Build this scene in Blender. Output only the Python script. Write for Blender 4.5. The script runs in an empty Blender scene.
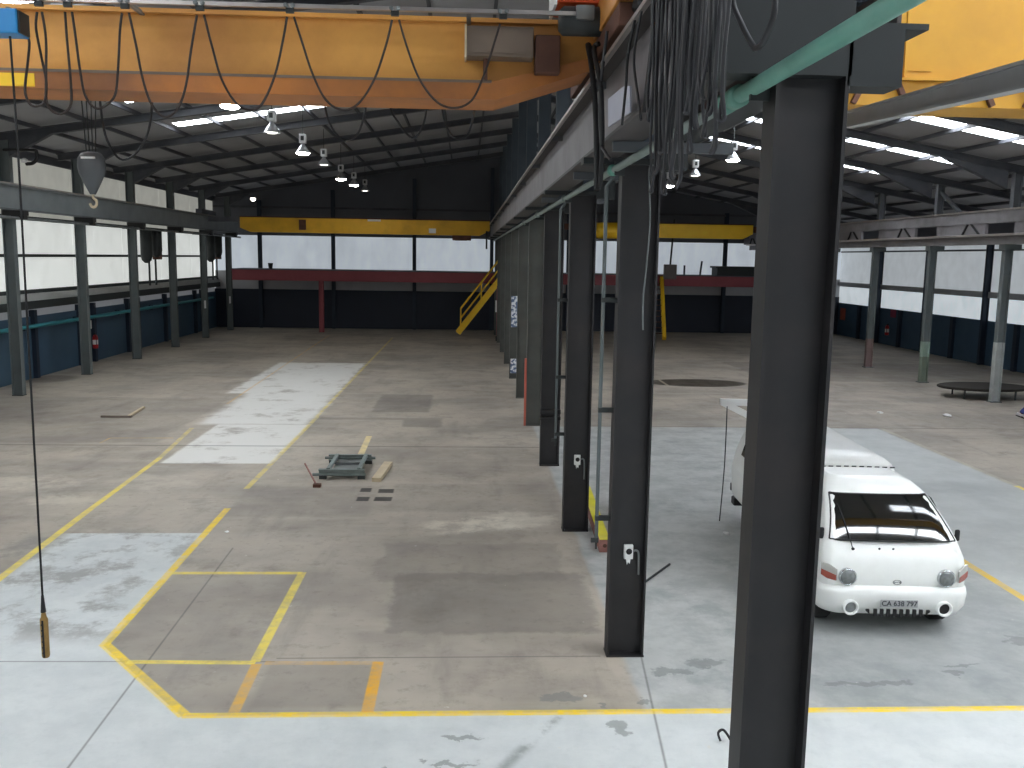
import bpy, math, random
from math import sin, cos, pi, radians, sqrt
from mathutils import Vector, Matrix
random.seed(7)
S = bpy.context.scene
COL = S.collection

# ------------------------------------------------------------------ camera
F_PX, PITCH, YAW, ROLL, CAM_H = 901.04, 0.1394, 0.0521, 0.016, 4.3
CF = Vector((sin(YAW) * cos(PITCH), cos(YAW) * cos(PITCH), -sin(PITCH)))
_r = Vector((cos(YAW), -sin(YAW), 0)); _u = _r.cross(CF)
CR = cos(ROLL) * _r + sin(ROLL) * _u
CU = -sin(ROLL) * _r + cos(ROLL) * _u
cam = bpy.data.cameras.new('camera')
cam.sensor_fit = 'HORIZONTAL'; cam.sensor_width = 36.0; cam.lens = F_PX / 1024 * 36
cam.clip_start = 0.05; cam.clip_end = 300
camo = bpy.data.objects.new('camera', cam); COL.objects.link(camo)
camo.matrix_world = Matrix(((CR.x, CU.x, -CF.x, 0), (CR.y, CU.y, -CF.y, 0), (CR.z, CU.z, -CF.z, CAM_H), (0, 0, 0, 1)))
S.camera = camo

# ------------------------------------------------------------------ world, daylight, exposure
w = bpy.data.worlds.new('overcast_sky'); S.world = w; w.use_nodes = True
bg = w.node_tree.nodes['Background']
bg.inputs[0].default_value = (0.93, 0.97, 1.0, 1); bg.inputs[1].default_value = 0.5
S.view_settings.view_transform = 'Standard'; S.view_settings.look = 'None'
S.view_settings.gamma = 1.0; S.view_settings.use_curve_mapping = False
S.view_settings.exposure = 0.0
SKYLIGHT = 19.0      # daylight through the translucent roof sheets
SHEET_L, SHEET_R, SHEET_RLOW, SHEET_REAR, SHEET_FRONT = 0.60, 0.36, 0.55, 0.44, 0.7
LAMP_ON, LAMP_DIM = 60.0, 6.0

# ------------------------------------------------------------------ helpers
def lin(c):
    c = c / 255.0
    return c / 12.92 if c <= 0.04045 else ((c + 0.055) / 1.055) ** 2.4
def rgb(r, g, b): return (lin(r), lin(g), lin(b), 1.0)

MATS = {}
def mat(name, col, rough=0.6, metal=0.0, var=0.12, scale=3.0, dirt=None, dirt_amt=0.0, dirt_scale=1.5, emit=0.0, coat=0.0):
    if name in MATS: return MATS[name]
    m = bpy.data.materials.new(name); m.use_nodes = True
    nt = m.node_tree; N = nt.nodes; L = nt.links
    p = N['Principled BSDF']
    tc = N.new('ShaderNodeTexCoord')
    no = N.new('ShaderNodeTexNoise'); no.inputs['Scale'].default_value = scale; no.inputs['Detail'].default_value = 5
    L.new(tc.outputs['Object'], no.inputs['Vector'])
    mp = N.new('ShaderNodeMapRange'); mp.inputs[1].default_value = 0.3; mp.inputs[2].default_value = 0.7
    mp.inputs[3].default_value = 1 - var; mp.inputs[4].default_value = 1 + var
    L.new(no.outputs[0], mp.inputs[0])
    mx = N.new('ShaderNodeMix'); mx.data_type = 'RGBA'; mx.blend_type = 'MULTIPLY'; mx.inputs[0].default_value = 1
    mx.inputs[6].default_value = col
    cb = N.new('ShaderNodeCombineXYZ')
    for i in range(3): L.new(mp.outputs[0], cb.inputs[i])
    L.new(cb.outputs[0], mx.inputs[7])
    out = mx.outputs[2]
    if dirt is not None:
        n2 = N.new('ShaderNodeTexNoise'); n2.inputs['Scale'].default_value = dirt_scale; n2.inputs['Detail'].default_value = 8; n2.inputs['Roughness'].default_value = 0.65
        L.new(tc.outputs['Object'], n2.inputs['Vector'])
        m2 = N.new('ShaderNodeMapRange'); m2.inputs[1].default_value = 0.45; m2.inputs[2].default_value = 0.7; m2.inputs[4].default_value = dirt_amt
        L.new(n2.outputs[0], m2.inputs[0])
        x2 = N.new('ShaderNodeMix'); x2.data_type = 'RGBA'; x2.inputs[7].default_value = dirt
        L.new(m2.outputs[0], x2.inputs[0]); L.new(out, x2.inputs[6]); out = x2.outputs[2]
    L.new(out, p.inputs['Base Color'])
    p.inputs['Roughness'].default_value = rough; p.inputs['Metallic'].default_value = metal
    if coat: p.inputs['Coat Weight'].default_value = coat; p.inputs['Coat Roughness'].default_value = 0.08
    if emit:
        L.new(out, p.inputs['Emission Color']); p.inputs['Emission Strength'].default_value = emit
    MATS[name] = m
    return m

class MB:
    def __init__(s): s.v = []; s.f = []; s.mi = []; s.cur = 0; s.sm = []
    def add(s, vs, fs, smooth=False):
        o = len(s.v); s.v += [tuple(p) for p in vs]
        for f in fs: s.f.append([i + o for i in f]); s.mi.append(s.cur); s.sm.append(smooth)
        return s
    def box(s, x0, x1, y0, y1, z0, z1):
        vs = [(x, y, z) for z in (z0, z1) for y in (y0, y1) for x in (x0, x1)]
        return s.add(vs, [(0, 2, 3, 1), (4, 5, 7, 6), (0, 1, 5, 4), (2, 6, 7, 3), (0, 4, 6, 2), (1, 3, 7, 5)])
    def frame(s, p, q, up=(0, 0, 1)):
        p = Vector(p); q = Vector(q); d = (q - p).normalized(); up = Vector(up)
        a = d.cross(up)
        if a.length < 1e-4: a = d.cross(Vector((1, 0, 0)))
        a.normalize(); b = a.cross(d).normalized()
        return p, q, a, b
    def beam(s, p, q, wd, h, up=(0, 0, 1), oa=0, ob=0):
        p, q, a, b = s.frame(p, q, up)
        vs = []
        for e in (p, q):
            for (i, j) in ((-1, -1), (1, -1), (1, 1), (-1, 1)): vs.append(e + a * (oa + i * wd / 2) + b * (ob + j * h / 2))
        return s.add(vs, [(3, 2, 1, 0), (4, 5, 6, 7), (0, 1, 5, 4), (1, 2, 6, 5), (2, 3, 7, 6), (3, 0, 4, 7)])
    def ibeam(s, p, q, depth, width, up=(0, 0, 1), tf=0.02, tw=0.014):
        s.beam(p, q, width, tf, up, 0, depth / 2 - tf / 2)
        s.beam(p, q, width, tf, up, 0, -depth / 2 + tf / 2)
        return s.beam(p, q, tw, depth - 2 * tf, up)
    def tube(s, pts, r, n=8, closed=False):
        pts = [Vector(p) for p in pts]; rings = []; k = len(pts)
        prev = None
        for i, p in enumerate(pts):
            t = (pts[min(i + 1, k - 1)] - pts[max(i - 1, 0)])
            if t.length < 1e-9: t = Vector((0, 0, 1))
            t.normalize()
            if prev is None:
                a = t.cross(Vector((0, 0, 1)))
                if a.length < 1e-3: a = t.cross(Vector((1, 0, 0)))
            else: a = prev - t * prev.dot(t)
            a.normalize(); prev = a; b = t.cross(a)
            rr = r[i] if isinstance(r, (list, tuple)) else r
            rings.append([p + a * rr * cos(2 * pi * j / n) + b * rr * sin(2 * pi * j / n) for j in range(n)])
        vs = [v for R in rings for v in R]; fs = []
        for i in range(k - 1):
            for j in range(n): fs.append((i * n + j, i * n + (j + 1) % n, (i + 1) * n + (j + 1) % n, (i + 1) * n + j))
        s.add(vs, fs, True)
        s.add(rings[0], [tuple(range(n))[::-1]]); s.add(rings[-1], [tuple(range(n))])
        return s
    def lathe(s, prof, c=(0, 0, 0), ax=(0, 0, 1), n=20, cap=True):
        p, q, a, b = s.frame(c, Vector(c) + Vector(ax)); d = Vector(ax).normalized()
        vs = []
        for (r, h) in prof:
            for j in range(n): vs.append(p + d * h + a * r * cos(2 * pi * j / n) + b * r * sin(2 * pi * j / n))
        fs = [(i * n + j, i * n + (j + 1) % n, (i + 1) * n + (j + 1) % n, (i + 1) * n + j) for i in range(len(prof) - 1) for j in range(n)]
        s.add(vs, fs, True)
        if cap:
            s.add(vs[:n], [tuple(range(n))[::-1]]); s.add(vs[-n:], [tuple(range(n))])
        return s
    def prism(s, poly, d):           # poly: 3D points (planar), d: extrusion vector
        n = len(poly); d = Vector(d); P = [Vector(p) for p in poly]
        vs = P + [p + d for p in P]
        fs = [tuple(range(n))[::-1], tuple(range(n, 2 * n))] + [(i, (i + 1) % n, n + (i + 1) % n, n + i) for i in range(n)]
        return s.add(vs, fs)
    def quad(s, *p): return s.add(p, [tuple(range(len(p)))])
    def loft(s, rings, caps=True, smooth=True):
        n = len(rings[0]); vs = [v for R in rings for v in R]
        fs = [(i * n + j, i * n + (j + 1) % n, (i + 1) * n + (j + 1) % n, (i + 1) * n + j) for i in range(len(rings) - 1) for j in range(n)]
        s.add(vs, fs, smooth)
        if caps: s.add(rings[0], [tuple(range(n))[::-1]]); s.add(rings[-1], [tuple(range(n))])
        return s

def origin(o):
    v = Vector((0, 0, 0))
    while o is not None: v += Vector(o.location); o = o.parent
    return v
def obj(name, mb, m, parent=None, local=False, bevel=0.0, loc=None):
    """one mesh object; vertices are given in world space unless local"""
    off = Vector((0, 0, 0))
    if not local:
        off = origin(parent)
        if loc is not None: off = Vector(loc)
    me = bpy.data.meshes.new(name)
    me.from_pydata([tuple(Vector(v) - off) for v in mb.v], [], mb.f)
    ms = m if isinstance(m, (list, tuple)) else [m]
    for k in ms: me.materials.append(k)
    for i, p in enumerate(me.polygons): p.material_index = min(mb.mi[i], len(ms) - 1); p.use_smooth = mb.sm[i]
    me.validate(); me.update()
    o = bpy.data.objects.new(name, me); COL.objects.link(o)
    if parent is not None: o.parent = parent
    elif loc is not None: o.location = loc
    if bevel:
        b = o.modifiers.new('edge', 'BEVEL'); b.width = bevel; b.segments = 2; b.limit_method = 'ANGLE'; b.angle_limit = radians(40)
    return o
def tag(o, label=None, cat=None, group=None, kind=None):
    if label: o['label'] = label
    if cat: o['category'] = cat
    if group: o['group'] = group
    if kind: o['kind'] = kind
    return o
def thing(name, label, cat, loc=(0, 0, 0), group=None):
    o = bpy.data.objects.new(name, None); COL.objects.link(o); o.location = loc; o.empty_display_size = 0.2
    return tag(o, label, cat, group)
def struct(name, mb, m, parent=None):
    o = obj(name, mb, m, parent)
    if parent is None: o['kind'] = 'structure'
    return o
def smoothpath(pts, n=6):
    P = [Vector(p) for p in pts]; out = []
    for i in range(len(P) - 1):
        p0 = P[max(i - 1, 0)]; p1 = P[i]; p2 = P[i + 1]; p3 = P[min(i + 2, len(P) - 1)]
        for k in range(n):
            t = k / n
            out.append(0.5 * ((2 * p1) + (p2 - p0) * t + (2 * p0 - 5 * p1 + 4 * p2 - p3) * t * t + (3 * p1 - p0 - 3 * p2 + p3) * t ** 3))
    out.append(P[-1]); return out
def at(px, py, X=None, Y=None, Z=None):      # where the sight line of a photo pixel meets a plane of the hall
    d = CF + CR * ((px - 512) / F_PX) + CU * ((384 - py) / F_PX)
    t = X / d.x if X is not None else Y / d.y if Y is not None else (Z - CAM_H) / d.z
    return Vector((d.x * t, d.y * t, CAM_H + d.z * t))
ORD = ['first', 'second', 'third', 'fourth', 'fifth', 'sixth', 'seventh', 'eighth', 'ninth', 'tenth', 'eleventh', 'twelfth']

# ------------------------------------------------------------------ materials
M_col = mat('dark_column_paint', rgb(36, 35, 37), 0.55, 0.0, 0.16, 2.2, rgb(62, 50, 46), 0.35, 1.1)
M_colm = mat('haze_lightened_column_paint', rgb(82, 84, 80), 0.6, 0.0, 0.16, 2.0, rgb(96, 86, 78), 0.4)  # farther central columns, paint lightened to stand for haze and lighting
M_colg = mat('grey_green_column_paint', rgb(98, 106, 107), 0.6, 0.0, 0.14, 2.0, rgb(120, 118, 112), 0.4)
M_brk = mat('dark_bracket_paint', rgb(36, 40, 41), 0.6, 0.0, 0.12, 2.0)
M_fl = mat('shade_darkened_flange_paint', rgb(74, 70, 70), 0.6, 0.0, 0.14, 1.4)  # girder paint darkened, the shade under the runway put into its colour
M_railp = mat('pale_wall_rail_paint', rgb(168, 170, 174), 0.6, 0.0, 0.08, 1.0)
M_beamp = mat('pale_beam_paint', rgb(172, 172, 172), 0.55, 0.0, 0.12, 1.5, rgb(120, 118, 116), .4)
M_lgird = mat('grey_wall_girder_paint', rgb(126, 132, 134), 0.6, 0.0, 0.12, 1.4)
M_colup = mat('blue_grey_upper_column_paint', rgb(72, 82, 92), 0.6, 0.0, 0.12, 2.0)
M_rafter = mat('dark_rafter_paint', rgb(66, 68, 74), 0.6, 0.0, 0.15, 1.5, rgb(120, 120, 122), 0.4, 0.7)
M_sheet = mat('grey_roof_sheeting', rgb(160, 160, 163), 0.75, 0.0, 0.08, 0.8)
M_girder = mat('grey_girder_paint', rgb(128, 124, 126), 0.55, 0.0, 0.14, 1.6, rgb(84, 78, 78), 0.55, 0.9)
M_girderd = mat('dark_girder_paint', rgb(92, 96, 100), 0.6, 0.0, 0.14, 1.4, rgb(70, 66, 64), 0.4)
M_rail = mat('worn_rail_steel', rgb(188, 182, 178), 0.32, 0.8, 0.1, 3)
M_orange = mat('ochre_crane_paint', rgb(220, 158, 76), 0.5, 0.0, 0.12, 0.7, rgb(160, 98, 46), 0.6, 0.45)
M_orange2 = mat('orange_crane_flange_paint', rgb(190, 118, 54), 0.5, 0.0, 0.16, 0.9, rgb(116, 78, 58), 0.7, 0.6)
M_yellow = mat('yellow_crane_paint', rgb(236, 182, 40), 0.5, 0.0, 0.10, 1.0, rgb(170, 116, 36), 0.35, 0.8)
M_ochre2 = mat('darker_yellow_crane_paint', rgb(206, 152, 40), 0.5, 0.0, 0.10, 1.0, rgb(160, 110, 36), 0.4, 0.7)  # yellow crane paint in a darker tone
M_brightyel = mat('bright_yellow_paint', rgb(255, 206, 40), 0.45, 0.0, 0.06, 2)
M_redor = mat('red_orange_motor_paint', rgb(206, 78, 34), 0.5, 0.0, 0.12, 3)
M_black = mat('black_rubber', rgb(26, 25, 27), 0.6, 0.0, 0.2, 4)
M_cable = mat('grey_black_cable_sheath', rgb(42, 42, 46), 0.5, 0.0, 0.25, 5)
M_brown = mat('brown_cable_sheath', rgb(46, 34, 30), 0.6, 0.0, 0.15, 5)
M_dark = mat('dark_machine_paint', rgb(44, 48, 48), 0.55, 0.0, 0.2, 5)
M_rust = mat('rusty_brown_steel', rgb(92, 58, 44), 0.7, 0.0, 0.25, 4)
M_cab = mat('weathered_cabinet_panel', rgb(118, 102, 88), 0.6, 0.0, 0.15, 2.5)
M_blue = mat('blue_plastic', rgb(40, 140, 205), 0.45, 0.0, 0.06, 4)
M_green = mat('green_pipe_paint', rgb(104, 158, 142), 0.5, 0.0, 0.14, 3.5, rgb(140, 176, 164), 0.5, 2.0)
M_greenw = mat('pale_grey_green_pipe_paint', rgb(132, 146, 142), 0.5, 0.0, 0.1, 3)
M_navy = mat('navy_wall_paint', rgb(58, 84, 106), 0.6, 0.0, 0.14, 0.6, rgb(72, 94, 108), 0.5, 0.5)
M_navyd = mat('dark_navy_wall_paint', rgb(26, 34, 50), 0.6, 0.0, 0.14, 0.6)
M_navyp = mat('navy_post_paint', rgb(30, 42, 58), 0.6, 0.0, 0.12, 1.5)
M_teal = mat('teal_pipe_paint', rgb(56, 138, 148), 0.5, 0.0, 0.1, 1.5)
M_red = mat('red_oxide_paint', rgb(158, 78, 86), 0.6, 0.0, 0.12, 1.5, rgb(110, 56, 58), 0.4)
M_redd = mat('dull_red_paint', rgb(186, 96, 78), 0.6, 0.0, 0.1, 2)
M_white = mat('white_paint', rgb(232, 232, 230), 0.5, 0.0, 0.04, 3)
M_grey = mat('mid_grey_steel', rgb(118, 122, 122), 0.5, 0.2, 0.12, 3)
M_ledge = mat('pale_grey_ledge', rgb(182, 184, 182), 0.6, 0.0, 0.08, 1)
M_beamd = mat('black_green_beam', rgb(44, 50, 50), 0.6, 0.0, 0.1, 1)
M_greywall = mat('dark_grey_cladding', rgb(96, 98, 106), 0.7, 0.0, 0.10, 0.5)
M_lampbox = mat('pale_grey_ballast_case', rgb(214, 214, 214), 0.45, 0.1, 0.05, 5)
M_bell = mat('aluminium_reflector', rgb(200, 202, 206), 0.3, 0.7, 0.05, 5)
M_vanw = mat('white_van_paint', rgb(244, 245, 242), 0.32, 0.0, 0.015, 2, rgb(214, 214, 206), 0.3, 1.2, coat=0.35)
M_glass = mat('dark_windscreen_glass', rgb(16, 18, 18), 0.03, 0.0, 0.0, 1, coat=1.0)
M_chrome = mat('headlamp_reflector', rgb(200, 204, 206), 0.12, 0.9, 0.05, 8)
M_lens = mat('headlamp_lens', rgb(120, 124, 124), 0.05, 0.3, 0.2, 30, coat=1.0)
M_amber = mat('amber_red_lens', rgb(160, 74, 58), 0.15, 0.0, 0.05, 10, coat=0.6)
M_plate = mat('number_plate_grey', rgb(176, 178, 178), 0.5, 0.0, 0.04, 20)
M_ink = mat('dark_ink', rgb(50, 54, 58), 0.6, 0.0, 0.05, 10)
M_tyre = mat('tyre_rubber', rgb(24, 24, 25), 0.8, 0.0, 0.1, 8)
M_wood = mat('pale_raw_timber', rgb(206, 190, 160), 0.7, 0.0, 0.10, 6)
M_frame = mat('grey_green_steel_frame', rgb(124, 134, 132), 0.55, 0.2, 0.15, 6)
M_brick = mat('red_brown_timber', rgb(150, 104, 96), 0.75, 0.0, 0.2, 6)
M_kerby = mat('worn_yellow_paint', rgb(232, 222, 52), 0.55, 0.0, 0.08, 4, rgb(214, 196, 120), 0.5, 3)
M_paper = mat('white_paper', rgb(238, 238, 236), 0.7, 0.0, 0.03, 4)
M_pinkpt = mat('faded_pink_paint', rgb(126, 106, 102), 0.6, 0.0, 0.12, 2)
M_mint = mat('mint_green_paint', rgb(148, 168, 156), 0.6, 0.0, 0.1, 3)
M_sage = mat('sage_green_paint', rgb(116, 128, 114), 0.6, 0.0, 0.12, 3)
M_cwhite = mat('chalky_white_paint', rgb(176, 180, 178), 0.6, 0.0, 0.12, 2.5, rgb(128, 134, 132), .5)

def glow(name, col, strength, streak=True, sc=(0.35, 1.2, 1.0)):
    """daylit translucent sheeting: its own emission stands in for the daylight behind it; faint corrugation streaks and grime in the sheet"""
    m = bpy.data.materials.new(name); m.use_nodes = True; nt = m.node_tree; N = nt.nodes; L = nt.links
    p = N['Principled BSDF']; p.inputs['Roughness'].default_value = 0.5
    tc = N.new('ShaderNodeTexCoord'); mp = N.new('ShaderNodeMapping'); mp.inputs['Scale'].default_value = sc
    L.new(tc.outputs['Object'], mp.inputs[0])
    no = N.new('ShaderNodeTexNoise'); no.inputs['Scale'].default_value = 2.0; no.inputs['Detail'].default_value = 4
    L.new(mp.outputs[0], no.inputs['Vector'])
    r = N.new('ShaderNodeMapRange'); r.inputs[1].default_value = 0.3; r.inputs[2].default_value = 0.7; r.inputs[3].default_value = 0.86; r.inputs[4].default_value = 1.08
    L.new(no.outputs[0], r.inputs[0])
    mul = N.new('ShaderNodeMath'); mul.operation = 'MULTIPLY'; mul.inputs[1].default_value = strength
    L.new(r.outputs[0], mul.inputs[0])
    p.inputs['Base Color'].default_value = tuple(0.6 * c for c in col[:3]) + (1,)
    p.inputs['Emission Color'].default_value = col; L.new(mul.outputs[0], p.inputs['Emission Strength'])
    return m
G_left = glow('translucent_sheet_left', rgb(246, 250, 246), SHEET_L)
G_right = glow('translucent_sheet_right', rgb(236, 244, 250), SHEET_R)
G_rlow = glow('translucent_strip_right', rgb(236, 246, 252), SHEET_RLOW)
G_rear = glow('translucent_sheet_rear', rgb(232, 242, 252), SHEET_REAR, sc=(1.2, 0.35, 0.5))
G_low = glow('grimy_low_glazing', rgb(200, 204, 210), 0.16)
G_front = glow('translucent_sheet_front', rgb(236, 246, 255), SHEET_FRONT)
G_sky = glow('translucent_roof_sheet', rgb(244, 250, 255), SKYLIGHT)
G_on = glow('lit_lamp_glass', rgb(255, 252, 240), LAMP_ON)
G_dim = glow('dim_lamp_glass', rgb(255, 250, 236), LAMP_DIM)

# ------------------------------------------------------------------ floor (one slab, its paint and wear in one procedural material)
def floor_material(bx0, bx1, by0, by1):
    def out(x0, x1, y0, y1): return x1 < bx0 - .6 or x0 > bx1 + .6 or y1 < by0 - .6 or y0 > by1 + .6      # this mark lies on another bay of the slab
    m = bpy.data.materials.new('painted_concrete_floor'); m.use_nodes = True
    nt = m.node_tree; N = nt.nodes; L = nt.links; p = N['Principled BSDF']
    def math(op, *av):
        if any(v is None for v in av):
            return next((v for v in av if v is not None), None) if op == 'MAXIMUM' else None
        a, b, c = (list(av) + [None, None])[:3]
        n = N.new('ShaderNodeMath'); n.operation = op
        for i, v in enumerate((a, b, c)):
            if v is None: continue
            if isinstance(v, (int, float)): n.inputs[i].default_value = v
            else: L.new(v, n.inputs[i])
        return n.outputs[0]
    def ramp(v, a, b, lo=0.0, hi=1.0):
        if v is None: return None
        n = N.new('ShaderNodeMapRange'); n.interpolation_type = 'SMOOTHSTEP'
        L.new(v, n.inputs[0])
        for i, k in enumerate((a, b, lo, hi)): n.inputs[i + 1].default_value = k
        return n.outputs[0]
    def noise(sc, det=6, ro=0.6, vec=None, w=(1, 1, 1), off=0.0):
        mp = N.new('ShaderNodeMapping'); mp.inputs['Scale'].default_value = w; mp.inputs['Location'].default_value = (off, off * 1.7, 0)
        L.new(tc.outputs['Object'], mp.inputs[0])
        n = N.new('ShaderNodeTexNoise'); n.inputs['Scale'].default_value = sc; n.inputs['Detail'].default_value = det; n.inputs['Roughness'].default_value = ro
        L.new(mp.outputs[0], n.inputs['Vector']); return n.outputs[0]
    def mix(f, a, b):
        if f is None: return a
        n = N.new('ShaderNodeMix'); n.data_type = 'RGBA'
        if isinstance(f, (int, float)): n.inputs[0].default_value = f
        else: L.new(f, n.inputs[0])
        for i, v in ((6, a), (7, b)):
            if isinstance(v, tuple): n.inputs[i].default_value = v
            else: L.new(v, n.inputs[i])
        return n.outputs[2]
    tc = N.new('ShaderNodeTexCoord'); sx = N.new('ShaderNodeSeparateXYZ'); L.new(tc.outputs['Object'], sx.inputs[0])
    nb = noise(0.35, 4); ns = noise(1.6, 8, 0.7); nf = noise(6.0, 6, 0.7); nstr = noise(0.7, 6, 0.6, w=(0.5, 2.2, 1)); npat = noise(0.9, 9, 0.72, off=3.1)
    wx = math('MULTIPLY', math('SUBTRACT', ns, 0.5), 1.0); wy = math('MULTIPLY', math('SUBTRACT', noise(1.3, 8, 0.7, off=9.0), 0.5), 1.0)
    X0, Y0 = sx.outputs[0], sx.outputs[1]
    def rect(x0, x1, y0, y1, rag=0.0, soft=0.02):
        if out(x0, x1, y0, y1): return None
        x = math('ADD', X0, math('MULTIPLY', wx, rag)) if rag else X0
        y = math('ADD', Y0, math('MULTIPLY', wy, rag)) if rag else Y0
        a = math('MULTIPLY', ramp(x, x0 - soft, x0 + soft), ramp(x, x1 - soft, x1 + soft, 1, 0))
        b = math('MULTIPLY', ramp(y, y0 - soft, y0 + soft), ramp(y, y1 - soft, y1 + soft, 1, 0))
        return math('MULTIPLY', a, b)
    wf_x = math('MULTIPLY', math('SUBTRACT', noise(4.5, 5, 0.6, off=1.3), 0.5), 0.55); wf_y = math('MULTIPLY', math('SUBTRACT', noise(5.5, 5, 0.6, off=6.1), 0.5), 0.45)
    def blot(cx, cy, rx, ry):
        if out(cx - rx, cx + rx, cy - ry, cy + ry): return None
        d = math('SQRT', math('ADD', math('POWER', math('DIVIDE', math('SUBTRACT', math('ADD', X0, wf_x), cx), rx), 2), math('POWER', math('DIVIDE', math('SUBTRACT', math('ADD', Y0, wf_y), cy), ry), 2)))
        return ramp(d, 0.75, 1.15, 1, 0)
    def ell(cx, cy, rx, ry, rag=0.3, soft=0.25):
        if out(cx - rx, cx + rx, cy - ry, cy + ry): return None
        x = math('ADD', X0, math('MULTIPLY', wx, rag)); y = math('ADD', Y0, math('MULTIPLY', wy, rag))
        d = math('SQRT', math('ADD', math('POWER', math('DIVIDE', math('SUBTRACT', x, cx), rx), 2), math('POWER', math('DIVIDE', math('SUBTRACT', y, cy), ry), 2)))
        return ramp(d, 1 - soft, 1 + soft, 1, 0)
    def seg(xa, ya, xb, yb, wd, soft=0.01):
        if out(min(xa, xb), max(xa, xb), min(ya, yb), max(ya, yb)): return None
        l = sqrt((xb - xa) ** 2 + (yb - ya) ** 2); dx, dy = (xb - xa) / l, (yb - ya) / l
        rx_ = math('SUBTRACT', X0, xa); ry_ = math('SUBTRACT', Y0, ya)
        t = math('ADD', math('MULTIPLY', rx_, dx), math('MULTIPLY', ry_, dy))
        s = math('ABSOLUTE', math('SUBTRACT', math('MULTIPLY', rx_, dy), math('MULTIPLY', ry_, dx)))
        a = math('MULTIPLY', ramp(t, -soft, soft), ramp(t, l - soft, l + soft, 1, 0))
        return math('MULTIPLY', a, ramp(s, wd / 2 - soft, wd / 2 + soft, 1, 0))
    def k(v, s): return math('MULTIPLY', v, s)
    # bare brown-grey concrete
    c = mix(ramp(nb, 0.35, 0.65), rgb(184, 174, 160), rgb(154, 145, 135))
    c = mix(k(ramp(nstr, 0.45, 0.75), 0.55), c, rgb(190, 180, 164))
    c = mix(k(ramp(npat, 0.52, 0.70), 0.5), c, rgb(120, 110, 101))
    c = mix(k(ramp(nf, 0.52, 0.72), 0.4), c, rgb(124, 115, 106))
    c = mix(k(ramp(noise(0.8, 7, 0.62, w=(2.4, 0.45, 1), off=7.7), 0.52, 0.72), 0.35), c, rgb(124, 116, 110))
    # darker slabs and stains
    for (x0, x1, y0, y1, s, rag) in ((-0.9, 1.6, 9.9, 11.9, 0.5, 0.5), (-3.9, -2.2, 8.2, 11.9, 0.25, 0.05), (-2.05, -0.9, 8.2, 9.15, 0.35, 0.05), (-1.2, 1.4, 11.6, 13.2, 0.3, 0.6),
                                (-4.0, -1.6, 14.6, 16.6, 0.22, 0.1), (-2.6, -1.0, 24.8, 28.0, 0.55, 0.3), (-1.6, -0.6, 22.6, 23.6, 0.5, 0.3), (-4.0, -0.6, 23.6, 23.9, 0.45, 0.3),
                                (-14, -7, 20.5, 27.0, 0.25, 0.8), (1.7, 22, 23.0, 25.0, 0.2, 0.6), (-1.3, 1.6, 14.9, 16.8, 0.2, 0.2), (11, 22, 32, 38, 0.45, 1.0)):
        c = mix(k(rect(x0, x1, y0, y1, rag, 0.06), s), c, rgb(112, 105, 100))
    # pale worn patches
    for (cx, cy, rx_, ry_, s) in ((0.2, 14.2, 0.75, 0.35, 0.95), (0.9, 14.5, 0.6, 0.45, 0.6), (-8.6, 16.8, 1.3, 0.5, 0.6), (-7.0, 15.6, 0.7, 0.3, 0.5), (-6.0, 16.9, 0.8, 0.5, 0.35), (0.8, 21.0, 1.2, 0.9, 0.4), (-9.5, 12.8, 1.4, 0.8, 0.5)):
        c = mix(k(math('MULTIPLY', ell(cx, cy, rx_, ry_, 1.6, 0.45), ramp(npat, 0.40, 0.56)), s), c, rgb(216, 208, 192))
    # cool grey painted lane of the right bay
    cool = mix(ramp(ns, 0.35, 0.65), rgb(190, 192, 190), rgb(168, 171, 170))
    lane = rect(1.75, 10.85, 7.9, 22.8, 0.12, 0.05)
    c = mix(k(lane, 0.92), c, cool)
    c = mix(k(math('MULTIPLY', lane, ramp(npat, 0.5, 0.66)), 0.5), c, rgb(138, 144, 144))
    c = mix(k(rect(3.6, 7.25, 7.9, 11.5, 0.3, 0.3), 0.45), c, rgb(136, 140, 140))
    c = mix(k(rect(7.35, 10.8, 9.0, 22.7, 0.1, 0.05), 0.6), c, rgb(200, 203, 201))
    c = mix(k(rect(11.0, 22.0, 9.0, 16.4, 0.2, 0.1), 0.3), c, rgb(176, 176, 172))
    c = mix(k(ell(8.6, 16.6, 2.2, 0.5, 1.2, 0.5), 0.4), c, rgb(150, 154, 154))
    # pale blue-grey paint of the near floor and the left walkway
    pale = mix(ramp(ns, 0.3, 0.7), rgb(216, 219, 218), rgb(202, 206, 206))
    pale = mix(k(ramp(nf, 0.5, 0.7), 0.25), pale, rgb(184, 188, 188))
    near = rect(-40, 40, -20, 8.06, 0.0, 0.02)
    diag = ramp(math('ADD', math('MULTIPLY', math('ADD', X0, 3.95), 0.763), math('MULTIPLY', math('SUBTRACT', Y0, 9.62), 0.646)), -0.01, 0.01, 1, 0)
    near = math('MAXIMUM', near, math('MULTIPLY', rect(-5.6, -2.4, 7.9, 9.7), diag))
    near = math('MAXIMUM', near, math('MULTIPLY', rect(-30, -3.95, 7.9, 13.7, 0.15), ramp(X0, -6.25, -5.95)))
    near = math('MAXIMUM', near, math('MULTIPLY', rect(-30, -5.2, 7.9, 11.3, 0.1), ramp(math('ADD', X0, math('MULTIPLY', Y0, 0.1)), -4.95, -4.9)))
    near = math('MAXIMUM', near, rect(-30, -5.9, -20, 9.4, 0.6, 0.2))
    c = mix(near, c, pale)
    worn = math('MULTIPLY', rect(-6.6, -3.95, 9.8, 13.8, 0.4, 0.3), ramp(npat, 0.47, 0.6))
    c = mix(k(worn, 0.7), c, rgb(140, 138, 134))
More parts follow.
